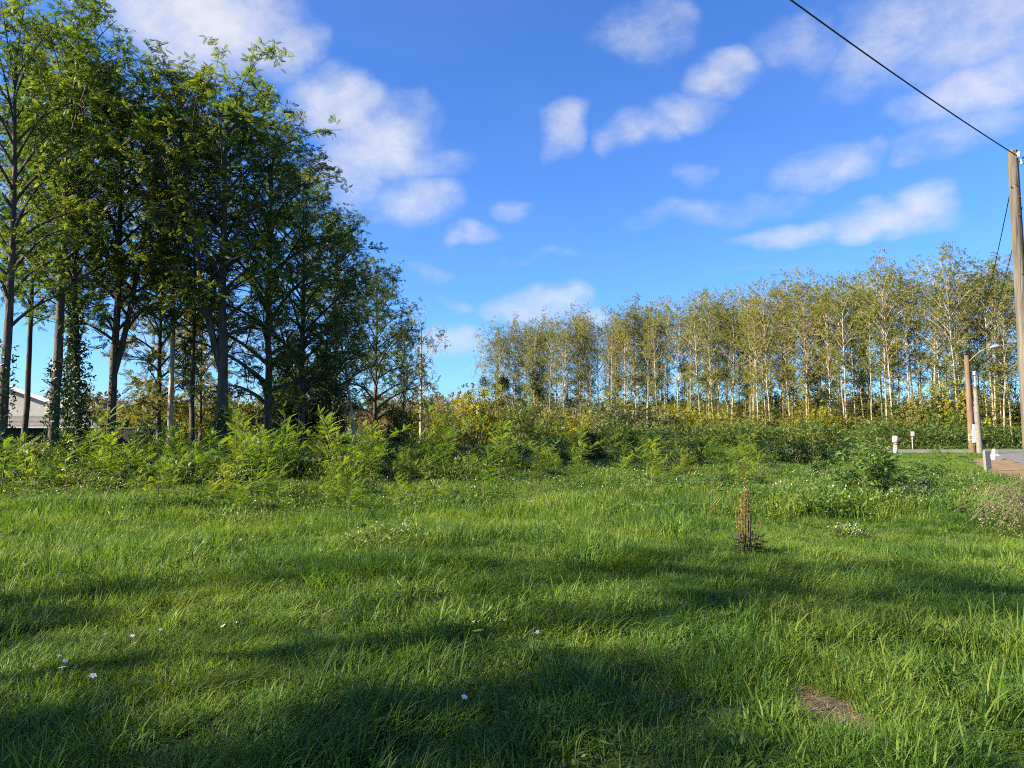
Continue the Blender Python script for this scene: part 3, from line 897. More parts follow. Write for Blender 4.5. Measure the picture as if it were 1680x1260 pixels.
FREC = [[(0, 5), (1, 3), (2, 4)], [(1, 4), (3, 3), (0, 3), (6, .5)], [(2, 5), (0, 3), (4, 1)], [(4, 5), (0, 2), (5, 1), (8, 2)], [(8, 4), (4, 3), (5, 1), (1, 2)], [(6, 1.5), (0, 4), (7, .8), (1, 3)]]
source('meadow', [far_patch(950 + i, FREC[i % 6], .5, 7).mesh('m', GM + [M['petal']]) for i in range(12)])


def bramble_tuft(seed, h, r, n):
    rg = np.random.default_rng(seed); m = MB()
    for i in range(7):
        a = rg.uniform(0, 6.28); s = np.linspace(0, 1, 7); ln = r * rg.uniform(.8, 1.4)
        path = np.stack([np.cos(a) * s * ln, np.sin(a) * s * ln, h * 1.1 * np.sin(s * 2.5) * rg.uniform(.7, 1.1)], 1)
        m.tube(path, .006, 3, .3, 1, cap=False)
    a = rg.uniform(0, 6.28, n); rr = r * np.sqrt(rg.uniform(0, 1, n)); z = h * rg.uniform(.05, 1, n) ** .6 * np.sqrt(np.clip(1.1 - (rr / r) ** 2, 0.05, 1))
    p = np.stack([np.cos(a) * rr, np.sin(a) * rr, z], 1)
    m.sprays(TRIO, p, unit(rg.normal(0, 1, (n, 3)) + [0, 0, .2]), unit(np.array([0, 0, 1.0]) + rg.normal(0, .5, (n, 3))), rg.uniform(.8, 1.4, n), np.clip(rg.normal(.5, .25, n), 0, 1), 0)
    return m


source('bramble', [bramble_tuft(31, .75, .75, 520).mesh('b', [M['bramble'], M['cane']]), bramble_tuft(32, .95, .8, 560).mesh('b', [M['bramble'], M['cane']]),
                   bramble_tuft(33, .55, .8, 460).mesh('b', [M['bramble'], M['cane']]), leafy(34, 150, .8, .5, .10).mesh('b', [M['bramble']])])


def grass():
    rg = np.random.default_rng(101)

    def field(d0, d1, dens, margin):
        c = 1 / math.sqrt(dens); w = d1 * .75 + margin          # jittered grid: no holes
        gx, gy = np.meshgrid(np.arange(-w, w, c), np.arange(d0, d1, c))
        x = (gx + rg.uniform(0, c, gx.shape)).ravel(); y = (gy + rg.uniform(0, c, gy.shape)).ravel()
        k = (np.abs(x) < y.clip(0) * .75 + margin) & (x > -46)
        return x[k], y[k]
    X, Y = [], []
    for d0, d1, dens, mg in ((-2.5, 2.4, 7, 2.6), (2.4, 6.5, 19, 2.2), (6.5, 13, 14, 2.4)):
        x, y = field(d0, d1, dens, mg); X.append(x); Y.append(y)
    x, y = np.concatenate(X), np.concatenate(Y)
    k = (on_bare(x, y) > 3.0) & ~on_path(x, y) & ~on_road(x, y)
    x, y = x[k], y[k]
    n = len(x)
    big = vnoise(x, y, 1.3, 41); med = vnoise(x, y, .45, 42); lay = vnoise(x, y, .9, 43); weedy = vnoise(x, y, 1.0, 44)
    u = rg.random(n)
    kind = np.select([lay > .68, lay > .50], [np.where(u < .6, 2, 1), np.where(u < .7, 1, 0)], np.where(u < .55, 0, 4))
    v = rg.random(n)
    kind = np.where(v < .16 + .16 * (y < 5.5), 3, kind); kind = np.where((v > .66) & (weedy > .46), 4, kind); kind = np.where(rg.random(n) < .10 + .14 * (weedy < .30), 5, kind)
    idx = kind + 6 * rg.integers(0, 2, n)
    s = (.40 + .90 * big) * (.42 + 1.15 * med ** 1.2) * rg.uniform(.8, 1.2, n)
    s = np.clip(s, .50, 1.7)
    flow = (vnoise(x, y, 1.6, 45) - .5) * 7 + .4
    rz = np.where(np.isin(kind, (1, 2)), flow + rg.normal(0, .5, n), rg.uniform(0, 6.283, n))
    e = .15
    sx = -(ground_z(x + e, y) - ground_z(x - e, y)) / (2 * e); sy = (ground_z(x, y + e) - ground_z(x, y - e)) / (2 * e)
    rot = np.stack([sy * np.cos(rz) + sx * np.sin(rz), -sy * np.sin(rz) + sx * np.cos(rz), rz], 1)
    scatter('grass', SRC['grass'], np.stack([x, y, ground_z(x, y)], 1), rot, np.stack([s ** .35, s ** .35, s], 1), idx, 'lush green uncut grass of the near meadow', 'grass')
    n = 700
    x = 1.60 + rg.uniform(-1, 1, n) * .55; y = 3.68 + rg.uniform(-1, 1, n) * 1.3; b = on_bare(x, y)
    k = (b > .8 + .5 * rg.random(n)) & (b < 3.6); x, y, b = x[k], y[k], b[k]; n = len(x)
    s = np.clip((b - 1) * .4 + .4, .35, .95) * rg.uniform(.8, 1.15, n)
    scatter('grass_sprigs', SRC['sprig'], np.stack([x, y, ground_z(x, y) - .01], 1), np.stack([rg.normal(0, .1, n), rg.normal(0, .1, n), rg.uniform(0, 6.28, n)], 1), np.stack([s, s, s], 1), rg.integers(0, 5, n), 'grass sprigs fringing the bare soil patch', 'grass')

    # rougher, wider meadow further off, weedier towards the saplings
    X, Y = [], []
    for d0, d1, dens, mg in ((12, 20, 8.5, 3), (20, 32, 5, 4), (32, 56, 2.6, 6)):
        x, y = field(d0, d1, dens, mg); X.append(x); Y.append(y)
    x, y = np.concatenate(X), np.concatenate(Y)
    k = ~on_path(x, y) & ~on_road(x, y) & ~((y > 12) & (x > 15.5 + (y - 25) * .56) & (rg.random(len(x)) < .5) & (y < 36))
    x, y = x[k], y[k]; n = len(x)
    weedy = vnoise(x, y, 2.2, 51) + .20 * sstep(-4, 4, x) * (y < 24) + .15 * sstep(13, 17, y)
    u, v = rg.random(n), rg.random(n)
    kind = np.where(u < .4, 0, np.where(u < .6, 1, 2))
    wd = (weedy > .50)
    kind = np.where(wd & (v < .42), 3, kind); kind = np.where(wd & (v > .72), 4, kind)
    kind = np.where(rg.random(n) < .10, 5, kind)
    right = sstep(10, 22, x) * sstep(20, 26, y)
    kind = np.where((right > .5) & (kind > 2), 2, kind)
    s = (.50 + .7 * vnoise(x, y, 2.0, 52)) * rg.uniform(.8, 1.2, n) * (1 - .6 * right) * (1 + .2 * (y > 32))
    rot = np.stack([rg.normal(0, .04, n), rg.normal(0, .04, n), rg.uniform(0, 6.283, n)], 1)
    p = np.stack([x, y, ground_z(x, y) - .01], 1)
    scatter('meadow_grass', SRC['meadow'], p, rot, np.stack([s ** .4, s ** .4, s], 1), kind + 6 * rg.integers(0, 2, n), 'weedy sunlit meadow grass running back to the saplings and road', 'grass')


grass()


def undergrowth():
    rg = np.random.default_rng(202)
    n = 2600
    y = rg.uniform(14.6, 34, n); x = rg.uniform(-1, 1, n) * 30
    px = 840 + x / y * FPX
    front = np.interp(px, [-300, 0, 300, 420, 700, 850, 1000, 1250, 1400], [14.8, 15.2, 15.8, 17, 17.5, 19, 21.5, 25, 27]) + (vnoise(x, y, 2.5, 61) - .5) * np.interp(px, [0, 300, 500], [2.0, 2.5, 5.0])
    k = (y > front) & (px > -350) & (px < 1180) & ((px < 880) | (y < 27)) & (y < np.interp(px, [0, 700, 1330], [30, 33, 34]))
    k &= (rg.random(n) < np.interp(px, [-300, 700, 900, 1180], [1, .95, .8, .3]))
    n2 = 4200
    y2 = rg.uniform(10.5, 22, n2); x2 = rg.uniform(-1, 1, n2) * 16; p2 = 840 + x2 / y2 * FPX
    f2 = np.interp(p2, [0, 300, 700, 1000, 1250], [15, 15.5, 17, 20, 23])
    k2 = (p2 > 150) & (p2 < 1300) & (y2 < f2 + .5) & (rg.random(n2) < np.clip(.6 - (f2 - y2) * .12, 0, 1) * (vnoise(x2, y2, 1.6, 63) > .42))
    nmain = int(k.sum())
    x, y, px = np.r_[x[k], x2[k2]], np.r_[y[k], y2[k2]], np.r_[px[k], p2[k2]]; n = len(x); k = np.ones(n, bool)
    s = (.5 + .6 * vnoise(x, y, 2.4, 62)) * np.where(np.arange(n) < nmain, 1.0, rg.uniform(.35, .75, n)) * rg.uniform(.8, 1.2, n) * np.interp(y, [15, 18, 30], [.8, 1.1, 1.15]) * np.interp(px[k], [0, 350, 650, 1180], [1.05, .85, .66, .55])
    rot = np.stack([rg.normal(0, .1, n), rg.normal(0, .1, n), rg.uniform(0, 6.283, n)], 1)
    scatter('undergrowth', SRC['bramble'], np.stack([x, y, ground_z(x, y) - .02], 1), rot, np.stack([s, s, s * 1.0], 1), rg.choice([0, 1, 2, 3], n, p=[.32, .2, .28, .2]),
            'tangled green brambles and nettles under the trees and saplings', 'undergrowth')


undergrowth()
# dead grass lying on the bare patch
rg = np.random.default_rng(9)
n = 150
a = rg.uniform(0, 6.283, n); r = np.sqrt(rg.uniform(0, 1, n))
px_, py_ = 1.60 + .15 * r * np.cos(a), 3.68 + .31 * r * np.sin(a)
scatter('straw', source('straw', [blades(71, 7, .10, .003, .05, .5, lay=1.35).mesh('s', M['grass_dry']), blades(72, 5, .07, .0035, .05, .5, lay=1.4).mesh('s', M['grass_dry'])]),
        np.stack([px_, py_, ground_z(px_, py_) + .03], 1), np.stack([np.zeros(n), np.zeros(n), rg.uniform(0, 6.28, n)], 1), np.ones((n, 3)), rg.integers(0, 2, n), 'dead straw lying on the bare soil patch', 'straw')

# ------------------------------------------------------------------ trees on the meadow's near side
VAR = {}
VAR['a'] = make_tree(11, 15, .165, .36, 3.5, 32, 6, 4, 9, up_low=60, up_top=28, shape=(.62, 1.0, .6), size=.80)
VAR['b'] = make_tree(12, 14.5, .18, .34, 3.9, 30, 6, 4, 9, fork=[(.3, 2.6, 1.6, 1.0)], up_low=62, up_top=32, shape=(.65, 1.0, .6), size=.80)
VAR['c'] = make_tree(13, 13, .105, .40, 2.8, 26, 5, 4, 9, up_low=62, up_top=28, shape=(.6, 1.0, .6), size=.80)
VAR['d'] = make_tree(14, 12.5, .165, .17, 3.8, 40, 6, 4, 8, leaf=M['locust_deep'], up_low=76, up_top=34, shape=(.85, 1.0, .45), size=.90)
VAR['e'] = make_tree(15, 9, .11, .2, 2.6, 24, 6, 3, 8, leaf=M['locust_gold'], size=1.15)
VAR['f'] = make_tree(16, 9, .12, .3, 2.6, 24, 5, 3, 5, dead=.45, gap=.1, leaf=M['locust_deep'], wood=M['bark_pale'])


def locust(v, px, d, h, rz, label, name='locust_tree', leafmat=None, barkmat=None, ivy=None, tilt=(0, 0), wide=1.0, x=None, group='locust trees on the meadow edge'):
    wm, lm, base = VAR[v]
    H = {'a': 15, 'b': 14.5, 'c': 13, 'd': 12.5, 'e': 9, 'f': 9}[v]; k = h / H
    x = spot(px, d) if x is None else x
    o = plant(name, wm, lm, (x, d, gz(x, d) - .05), rz, label, 'tree', group, (k * wide, k * wide, k), leafmat, barkmat, tilt=tilt)
    if ivy: link('ivy', ivy_mesh(base, *ivy), [c for c in o.children if c.name.startswith('trunk')][0])
    return o


locust('a', 4, 18.5, 11.4, .3, 'thick dark trunked locust tree at the photo edge in front of the house gable', ivy=(.24, 5.0, 1, 500, .10))
locust('a', 88, 21, 13.3, 2.1, 'tall locust with sunlit mottled lower bark, ivy tufts halfway, before the house', ivy=(.24, 4.2, 2, 700, .10))
locust('c', 108, 24, 13.0, 1.0, 'slim ivy dotted locust just behind the tall mottled one', ivy=(.14, 4.0, 3, 500, .10))
locust('c', 138, 22.5, 12.0, 4.0, 'leaning locust trunk thickly wrapped in ivy left of the forked tree', ivy=(.16, 6.2, 4, 2400, .26), tilt=(0, .05))
locust('b', 186, 23, 12.0, 3.9, 'dark locust forking into two heavy limbs, beside the ivy wrapped trunk', wide=.95)
locust('c', 280, 24.5, 11.6, 5.0, 'slender locust with a pale straight bare trunk between two dark trees', barkmat=M['bark_pale'])
locust('b', 362, 22.5, 11.9, .8, 'broad dark locust with the largest crown and several low limbs', wide=1.2, ivy=(.26, 2.6, 6, 700, .12))
locust('d', 438, 25.5, 11.6, 2.2, 'dense locust with deep green foliage beside the largest crown', name='locust_tree')
locust('c', 318, 28, 12.5, 2.9, 'thin locust standing behind the pale straight trunk')
locust('c', 40, 27, 13.0, .4, 'slim background locust in front of the gable roof edge')
locust('d', 495, 30, 11.0, 4.4, 'deep green locust before the dark conifers', leafmat=M['locust'])
locust('d', 548, 33, 10.4, .9, 'rounded dark locust with foliage low to the ground', leafmat=M['locust_deep'], wide=.85)
locust('c', 590, 31, 7.6, 3.3, 'leaning locust with a pale sunlit trunk at the end of the tree belt', leafmat=M['locust'], barkmat=M['bark_pale'], tilt=(0, .13), wide=1.35)
locust('d', 616, 37, 9.2, 5.2, 'dark locust at the tapering end of the tree belt', leafmat=M['locust_deep'], wide=.95)
locust('d', 662, 40, 6.8, 1.7, 'small dark locust closing the tapering end of the belt', leafmat=M['locust_deep'], wide=.9)
locust('f', 690, 44, 8.0, .6, 'half bare small tree with twiggy top between tree belt and far grove', name='bare_topped_tree', barkmat=M['bark_pale'])
locust('e', 262, 29, 8.6, 1.4, 'young locust with golden yellow foliage behind the forked tree', name='yellow_locust_tree')
locust('e', 330, 33, 7.0, 3.0, 'small yellowing locust deeper in the tree belt behind the broad one', name='yellow_locust_tree')
# the belt goes on to the left of the view and shades the lawn
locust('b', 0, 23.5, 14.5, 1.9, 'outermost belt tree beyond the photo edge, away from the house', x=-21.5)
locust('f', 0, -1.0, 15.0, .7, 'spreading thin crowned tree beside the lawn beyond the photo edge', x=-21.5, group=None, wide=1.0, leafmat=M['locust'])
locust('c', 0, -2.2, 11.4, 4.7, 'slim leafy tree beside the lawn beyond the photo edge', x=-19.0, group=None, wide=1.25)

locust('f', 0, .8, 13.6, 3.9, 'thin crowned tree farther out beside the lawn beyond the photo edge', x=-23.0, group=None, wide=1.0, leafmat=M['locust'])

cw = [make_conifer(51, 8.5, 2.4), make_conifer(52, 7.5, 2.2)]
for (px, d, i, rz, s, lb) in ((478, 35, 0, 0, .75, 'dark conifer behind the deep green locust, nearer the house'), (528, 37, 1, 1, .75, 'dark conifer farther from the house, behind the rounded dark locust')):
    plant('conifer_tree', *cw[i], (spot(px, d), d, gz(spot(px, d), d)), rz, lb, 'tree', 'dark conifers behind the tree belt', s)

# ------------------------------------------------------------------ the grove beyond the road
GV = []
for i in range(7):
    GV.append(make_tree(300 + i, 15, .074, [.42, .38, .47, .36, .43, .45, .40][i], [3.0, 3.3, 2.7, 3.1, 3.4, 2.8, 3.0][i], 24, 5, 3, 12, tmpl=TUFT, wood=M['bark_pale'], leaf=M['grove'],
                        sides=6, up_low=52, up_top=20, shape=(.26, 1.0, .85), size=.68, low_twigs=48, twig_len=.75, gap=.06, lean=([.02, -.03, .04, 0, -.04, .02, -.02][i], [0, .02, -.02, .03, 0, -.02, .02][i])))


def mistletoe_mesh():
    rg = np.random.default_rng(8); n = 330; F = MB()
    d = unit(rg.normal(0, 1, (n, 3))); p = d * (.04 + .46 * rg.random(n) ** .75)[:, None] * np.array([1.15, .9, 1.0])
    F.sprays(TRIO, p, unit(d + rg.normal(0, .4, (n, 3))), unit(rg.normal(0, 1, (n, 3))), rg.uniform(.8, 1.3, n), rg.random(n))
    return F.mesh('mistletoe', M['mistletoe'])


MIST = mistletoe_mesh()


def grove():
    rg = np.random.default_rng(404)
    # the front edge runs from beside the road back to the far left
    edge = np.array([[52, 50], [42, 53], [34.5, 56], [30, 63], [23.5, 72], [16, 82], [4, 93], [-5, 98]], float)
    seg = np.r_[0, np.cumsum(np.linalg.norm(np.diff(edge, axis=0), axis=1))]
    nrm = unit(np.array([.62, .78]))
    count = 0
    for row, (off, step) in enumerate(((0, 1.05), (2.4, 1.4), (5.0, 1.8), (9, 2.4), (15, 3.0))):
        k = 0; s = 0.0; spots = []
        while s < seg[-1]:
            e = np.array([np.interp(s, seg, edge[:, 0]), np.interp(s, seg, edge[:, 1])]) + nrm * off + rg.normal(0, .75, 2)
            spots.append(e); s += step * rg.choice([.35, .6, 1.0, 1.5, 2.0])
        spots.sort(key=lambda e: -e[0] / e[1])
        for e in spots:
            px = 840 + e[0] / e[1] * FPX
            if px > 1760 or (row > 2 and px < 1050) or (row > 3 and px < 1250): continue
            k += 1; count += 1
            v = int(rg.integers(0, 7)); h = rg.uniform(12.8, 15.4) * (1.03 if px > 1450 else .98) + (.8 if row > 1 else 0)
            h *= np.interp(px, [780, 900, 1400, 1550, 1700], [.94, .95, .92, .86, .83])
            wm, lm, base = GV[v]
            green = (rg.random() < .38) if px < 1150 else (rg.random() < .15)
            where = ('front row', 'second row', 'third row', 'fourth row', 'back row')[row]
            look = 'olive green crowned' if green else 'olive gold crowned'
            o = plant('grove_tree', wm, lm, (e[0], e[1], -.05), rg.uniform(0, 6.28), f'slender pale trunked {look} grove tree, {nth(k)} from right in the {where}', 'tree', 'grove trees beyond the road',
                      (h / 15 * rg.uniform(.85, 1.2), h / 15 * rg.uniform(.85, 1.2), h / 15), M['grove_green'] if green else None)
            if row < 1 and ((px < 930 and rg.random() < .7) or (1080 < px < 1130 and rg.random() < .6) or (1290 < px < 1400 and rg.random() < .45)):
                for z in rg.uniform(4.5, 9.5, rg.integers(1, 4) if px < 900 else 1):
                    b = link('mistletoe', MIST, [c for c in o.children if c.name.startswith('trunk')][0]); az = rg.uniform(0, 6.28)
                    oa = -math.pi / 2 - o.rotation_euler.z + rg.normal(0, .7)      # on the open, light side of the grove
                    b.location = (np.interp(z, base[:, 2], base[:, 0]) + 1.3 * math.cos(oa), np.interp(z, base[:, 2], base[:, 1]) + 1.3 * math.sin(oa), z); b.scale = (rg.uniform(1.2, 2.0),) * 3
    return count


NGROVE = grove()

# ------------------------------------------------------------------ shrubs
BV = [make_bush(600 + i, 1.0, 1.5, 1700, TRIO, 1.0, 36) for i in range(3)] + [make_bush(610 + i, 1.0, 1.5, 1000, TUFT, .72, 30) for i in range(3)]
NAMES = {'bush_yellow': 'bright yellow leaved', 'bush_olive': 'olive leaved', 'bush_green': 'mid green', 'bush_dark': 'dark green', 'bush_grey': 'grey green', 'bush_russet': 'russet brown'}
SHRUBS = [  # column, distance, width and top row in the photo, colour, where
    (700, 46, 80, 655, 'bush_yellow', 'below the half bare small tree'), (660, 36, 70, 672, 'bush_green', 'between the leaning pale trunk and the half bare tree'),
    (785, 54, 110, 632, 'bush_yellow', 'at the far grove\'s thin end'), (742, 50, 70, 662, 'bush_olive', 'right of the half bare tree'),
    (835, 56, 90, 650, 'bush_olive', 'under the mistletoe laden grove trees'), (858, 50, 90, 662, 'bush_green', 'before the mistletoe laden trees'),
    (905, 52, 80, 668, 'bush_olive', 'beside the grey green shrubs'), (945, 48, 80, 680, 'bush_yellow', 'low in the middle of the meadow'),
    (985, 56, 90, 655, 'bush_grey', 'first of the two pale ones before the grove'), (1050, 57, 120, 655, 'bush_grey', 'widest of the pale ones before the grove'),
    (1010, 49, 90, 685, 'bush_green', 'in front of the pale shrubs'), (1120, 58, 95, 664, 'bush_yellow', 'tallest golden one in the meadow middle'), (1165, 57, 80, 672, 'bush_yellow', 'beside the tallest golden one'),
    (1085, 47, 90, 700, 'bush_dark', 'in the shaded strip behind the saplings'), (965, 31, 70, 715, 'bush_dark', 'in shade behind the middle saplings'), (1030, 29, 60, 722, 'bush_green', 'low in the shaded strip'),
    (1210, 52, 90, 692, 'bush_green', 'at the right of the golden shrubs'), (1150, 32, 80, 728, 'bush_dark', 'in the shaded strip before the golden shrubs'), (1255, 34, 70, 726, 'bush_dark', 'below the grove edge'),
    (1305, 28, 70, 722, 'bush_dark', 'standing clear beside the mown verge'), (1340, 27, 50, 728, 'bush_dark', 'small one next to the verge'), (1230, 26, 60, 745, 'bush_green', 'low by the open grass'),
    (1245, 60, 100, 676, 'bush_olive', 'under the grove left of the golden roadside one'), (1290, 60, 80, 682, 'bush_olive', 'under the grove beside the road bend'), (1340, 58, 120, 664, 'bush_yellow', 'at the roadside under the grove'), (1385, 58, 80, 672, 'bush_olive', 'smaller one at the roadside under the grove'),
    (1430, 57, 80, 684, 'bush_olive', 'behind the bollard'), (1480, 56, 90, 680, 'bush_olive', 'behind the small road sign'), (1515, 57, 110, 640, 'bush_olive', 'large leafy one under the grove'), (1560, 56, 100, 628, 'bush_yellow', 'tallest one left of the lamp post'),
    (1545, 54, 90, 668, 'bush_green', 'before the tallest yellow one'), (1480, 60, 80, 655, 'bush_green', 'deep under the grove'), (1622, 57, 60, 685, 'bush_olive', 'behind the concrete post'), (1668, 58, 60, 672, 'bush_green', 'at the photo\'s right edge under the grove'),
    (1200, 64, 90, 672, 'bush_olive', 'deep in the grove behind the golden shrubs'), (1100, 66, 90, 668, 'bush_olive', 'deep in the grove behind the pale shrubs'), (1000, 74, 120, 655, 'bush_olive', 'far back under the grove'), (900, 80, 120, 660, 'bush_olive', 'far back under the thin end of the grove'),
    (640, 62, 80, 652, 'bush_russet', 'first of the brown thicket'), (672, 70, 80, 650, 'bush_russet', 'second of the brown thicket'), (705, 64, 80, 655, 'bush_russet', 'third of the brown thicket'), (738, 72, 90, 650, 'bush_russet', 'fourth of the brown thicket'), (770, 66, 90, 656, 'bush_russet', 'fifth of the brown thicket'),
    (620, 55, 70, 668, 'bush_russet', 'behind the leaning pale trunk'), (800, 74, 90, 660, 'bush_russet', 'last of the brown thicket before the grove'),
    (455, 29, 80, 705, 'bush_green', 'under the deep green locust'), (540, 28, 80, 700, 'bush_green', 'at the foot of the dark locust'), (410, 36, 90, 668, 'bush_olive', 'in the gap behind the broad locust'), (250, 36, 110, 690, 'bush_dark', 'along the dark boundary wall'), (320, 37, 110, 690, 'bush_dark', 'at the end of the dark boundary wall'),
    (300, 60, 200, 665, 'bush_olive', 'sunlit one far behind the belt trees'), (220, 62, 150, 662, 'bush_olive', 'sunlit one beyond the boundary wall'),
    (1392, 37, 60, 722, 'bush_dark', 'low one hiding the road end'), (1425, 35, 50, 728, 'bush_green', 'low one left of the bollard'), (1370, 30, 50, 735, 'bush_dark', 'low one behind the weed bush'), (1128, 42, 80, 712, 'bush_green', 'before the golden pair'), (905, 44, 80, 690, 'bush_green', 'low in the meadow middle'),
]
rg = np.random.default_rng(66)
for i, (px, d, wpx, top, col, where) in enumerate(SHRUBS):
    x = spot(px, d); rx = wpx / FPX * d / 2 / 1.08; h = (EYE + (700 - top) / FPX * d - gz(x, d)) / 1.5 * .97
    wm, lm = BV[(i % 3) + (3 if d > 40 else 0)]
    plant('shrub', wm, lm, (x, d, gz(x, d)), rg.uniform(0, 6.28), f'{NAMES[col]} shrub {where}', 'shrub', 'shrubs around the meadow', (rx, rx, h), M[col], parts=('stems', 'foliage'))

rg = np.random.default_rng(67)
for i, px in enumerate(np.linspace(1690, 1010, 22)):
    d = np.interp(px, [1000, 1690], [86, 62]) + rg.uniform(-3, 5); x = spot(px, d); top = rg.uniform(636, 668)
    rx = rg.uniform(60, 90) / FPX * d / 2; h = (EYE + (700 - top) / FPX * d) / 1.5
    col = ('bush_olive', 'bush_green', 'bush_yellow')[int(rg.choice(3, p=[.55, .42, .03]))]
    plant('shrub', *BV[3 + i % 3], (x, d, 0), rg.uniform(0, 6.28), f'{NAMES[col]} understorey shrub inside the grove, {nth(i + 1)} from right', 'shrub', 'understorey shrubs inside the grove', (rx, rx, h), M[col], parts=('stems', 'foliage'))

# bramble hedge along the far side of the road
def hedge(x0, x1, label, seed):
    rg = np.random.default_rng(seed); F, W = MB(), MB(); n = int((x1 - x0) * 420)
    x = rg.uniform(x0, x1, n); top = 1.15 + .7 * vnoise(x, x * 0, 2.4, seed) + .35 * vnoise(x, x * 0, .7, seed + 1)
    yc = 49.6 + (x - 20) * .03; a = rg.uniform(0, math.pi, n); k = rg.uniform(.6, 1.05, n)
    p = np.stack([x, yc - np.cos(a) * 1.5 * k, np.abs(np.sin(a)) * top * k], 1)
    F.sprays(TUFT, p, unit(rg.normal(0, 1, (n, 3))), unit(rg.normal(0, .6, (n, 3)) + [0, -.5, .8]), rg.uniform(.6, 1.1, n), np.clip(rg.normal(.5, .25, n), 0, 1))
    for i in range(int((x1 - x0) * 2)):
        xx = rg.uniform(x0, x1); s = np.linspace(0, 1, 6)
        W.tube(np.stack([xx + s * rg.normal(0, 1.2), 49.6 + (xx - 20) * .03 + s * rg.normal(0, .9), 1.2 * np.sin(s * 2.4)], 1), .006, 3, cap=False)
    o = thing('bramble_hedge', (0, 0, 0), 0, label, 'hedge', 'hedges along the road')
    link('stems', W.mesh('hedge_stems', M['cane']), o); link('foliage', F.mesh('hedge_leaves', M['bush_dark' if seed != 91 else 'bush_green']), o)


hedge(8, 36.5, 'dark bramble hedge along the road from the meadow to the lamp post', 91)
hedge(36.7, 62, 'dark bramble hedge along the road right of the concrete post', 92)

# ------------------------------------------------------------------ saplings
SV = [make_sapling(700 + i, h, b) for i, (h, b) in enumerate(((1.15, 0), (1.3, 2), (1.5, 4), (1.7, 6), (1.9, 8), (1.6, 5)))]
SH = (1.15, 1.3, 1.5, 1.7, 1.9, 1.6)


def saplings():
    rg = np.random.default_rng(88)
    out = [(8, 14.2, 1.15, 0), (50, 14.0, 1.15, 0), (115, 14.3, 1.0, 0), (22, 15.5, 1.2, 1), (340, 15.0, 1.1, 1), (425, 15.4, 1.25, 1), (385, 16.5, 1.6, 2), (545, 17.0, 1.65, 3), (460, 16.8, 1.35, 2), (172, 19.5, 1.75, 1), (390, 19.5, 1.95, 0), (730, 17.2, 1.75, 3), (610, 16.2, 1.5, 4), (820, 18.5, 1.6, 3),
           (1180, 16.5, 1.0, 5), (1175, 21.0, 1.1, 2), (1545, 19.5, 1.0, 1), (1590, 23.5, .9, 0), (1060, 20.5, 1.25, 4), (955, 20.0, 1.3, 5)]
    tries = 0
    while len(out) < 92 and tries < 4000:
        tries += 1
        px = rg.uniform(-20, 1270) if rg.random() < .8 else rg.uniform(330, 900)
        front = np.interp(px, [0, 300, 420, 700, 850, 1000, 1270], [16.5, 16.5, 15.8, 16.3, 17.8, 20.0, 23.0])
        d = front + abs(rg.normal(0, 3.4)) - .3
        x = spot(px, d)
        if any((spot(a, b) - x) ** 2 + (b - d) ** 2 < .8 for a, b, *_ in out): continue
        dens = np.interp(px, [0, 280, 380, 900, 1100, 1270], [.55, .6, 1, 1, .7, .4])
        if rg.random() > dens: continue
        h = rg.uniform(.6, 1.75) * np.interp(px, [0, 400, 600, 800, 1000, 1270], [.8, 1.0, .9, .85, .8, .7])
        out.append((px, d, h, int(rg.integers(1, 6))))
    for px in list(rg.uniform(180, 1250, 64)):
        d = np.interp(px, [180, 300, 700, 1000, 1250], [14.6, 14.2, 13.8, 16.0, 18.5]) + rg.normal(0, 1.5)
        if any((spot(a, b) - spot(px, d)) ** 2 + (b - d) ** 2 < .4 for a, b, *_ in out): continue
        out.append((px, d, rg.uniform(.5, 1.05), int(rg.integers(0, 5))))
    out.sort(key=lambda s: s[0])
    for i, (px, d, h, v) in enumerate(out):
        x = spot(px, d); wm, lm = SV[v]; k = h / SH[v]
        look = 'single stemmed' if v == 0 else ('sparse' if v == 1 else ('bushy' if v > 3 else 'branching'))
        size = 'small' if h < 1.15 else ('tall' if h > 1.5 else 'middling')
        plant('locust_sapling', wm, lm, (x, d, gz(x, d)), rg.uniform(0, 6.28), f'{size} {look} green locust sapling, {nth(i + 1)} from left in the sapling belt', 'sapling', 'locust saplings along the meadow', (k * rg.uniform(.9, 1.2), k * rg.uniform(.9, 1.2), k), parts=('stem', 'foliage'))


saplings()

# leafy herbs in the open grass
HV = [make_herb(801, 1.15, .72, 48), make_herb(802, .95, .7, 36)]
for (px, d, v, s, lb) in ((1418, 13.6, 0, (.85, .85, 1.35), 'large bright green leafy weed bush in the open meadow'), (1378, 14.6, 1, (.8, .8, .9), 'lower leafy weed clump against the large weed bush'),
                          (1460, 17.0, 1, (1.1, 1.0, .95), 'leafy weed clump behind the large weed bush'), (1180, 15.4, 1, (.75, .7, .62), 'low leafy weed clump left of the dead stalks'), (1235, 16.8, 0, (.55, .5, .45), 'smallest leafy weed clump behind the dead stalks'),
                          (1510, 19.5, 1, (.9, .8, .8), 'leafy weed clump nearest the grey post'), (1345, 19.5, 1, (.8, .8, .75), 'leafy weed clump before the shaded verge')):
    x = spot(px, d)
    plant('weed_bush', *HV[v], (x, d, gz(x, d) - .02), px * .1, lb, 'weed', 'leafy weed clumps in the meadow', s, parts=('stems', 'foliage'))


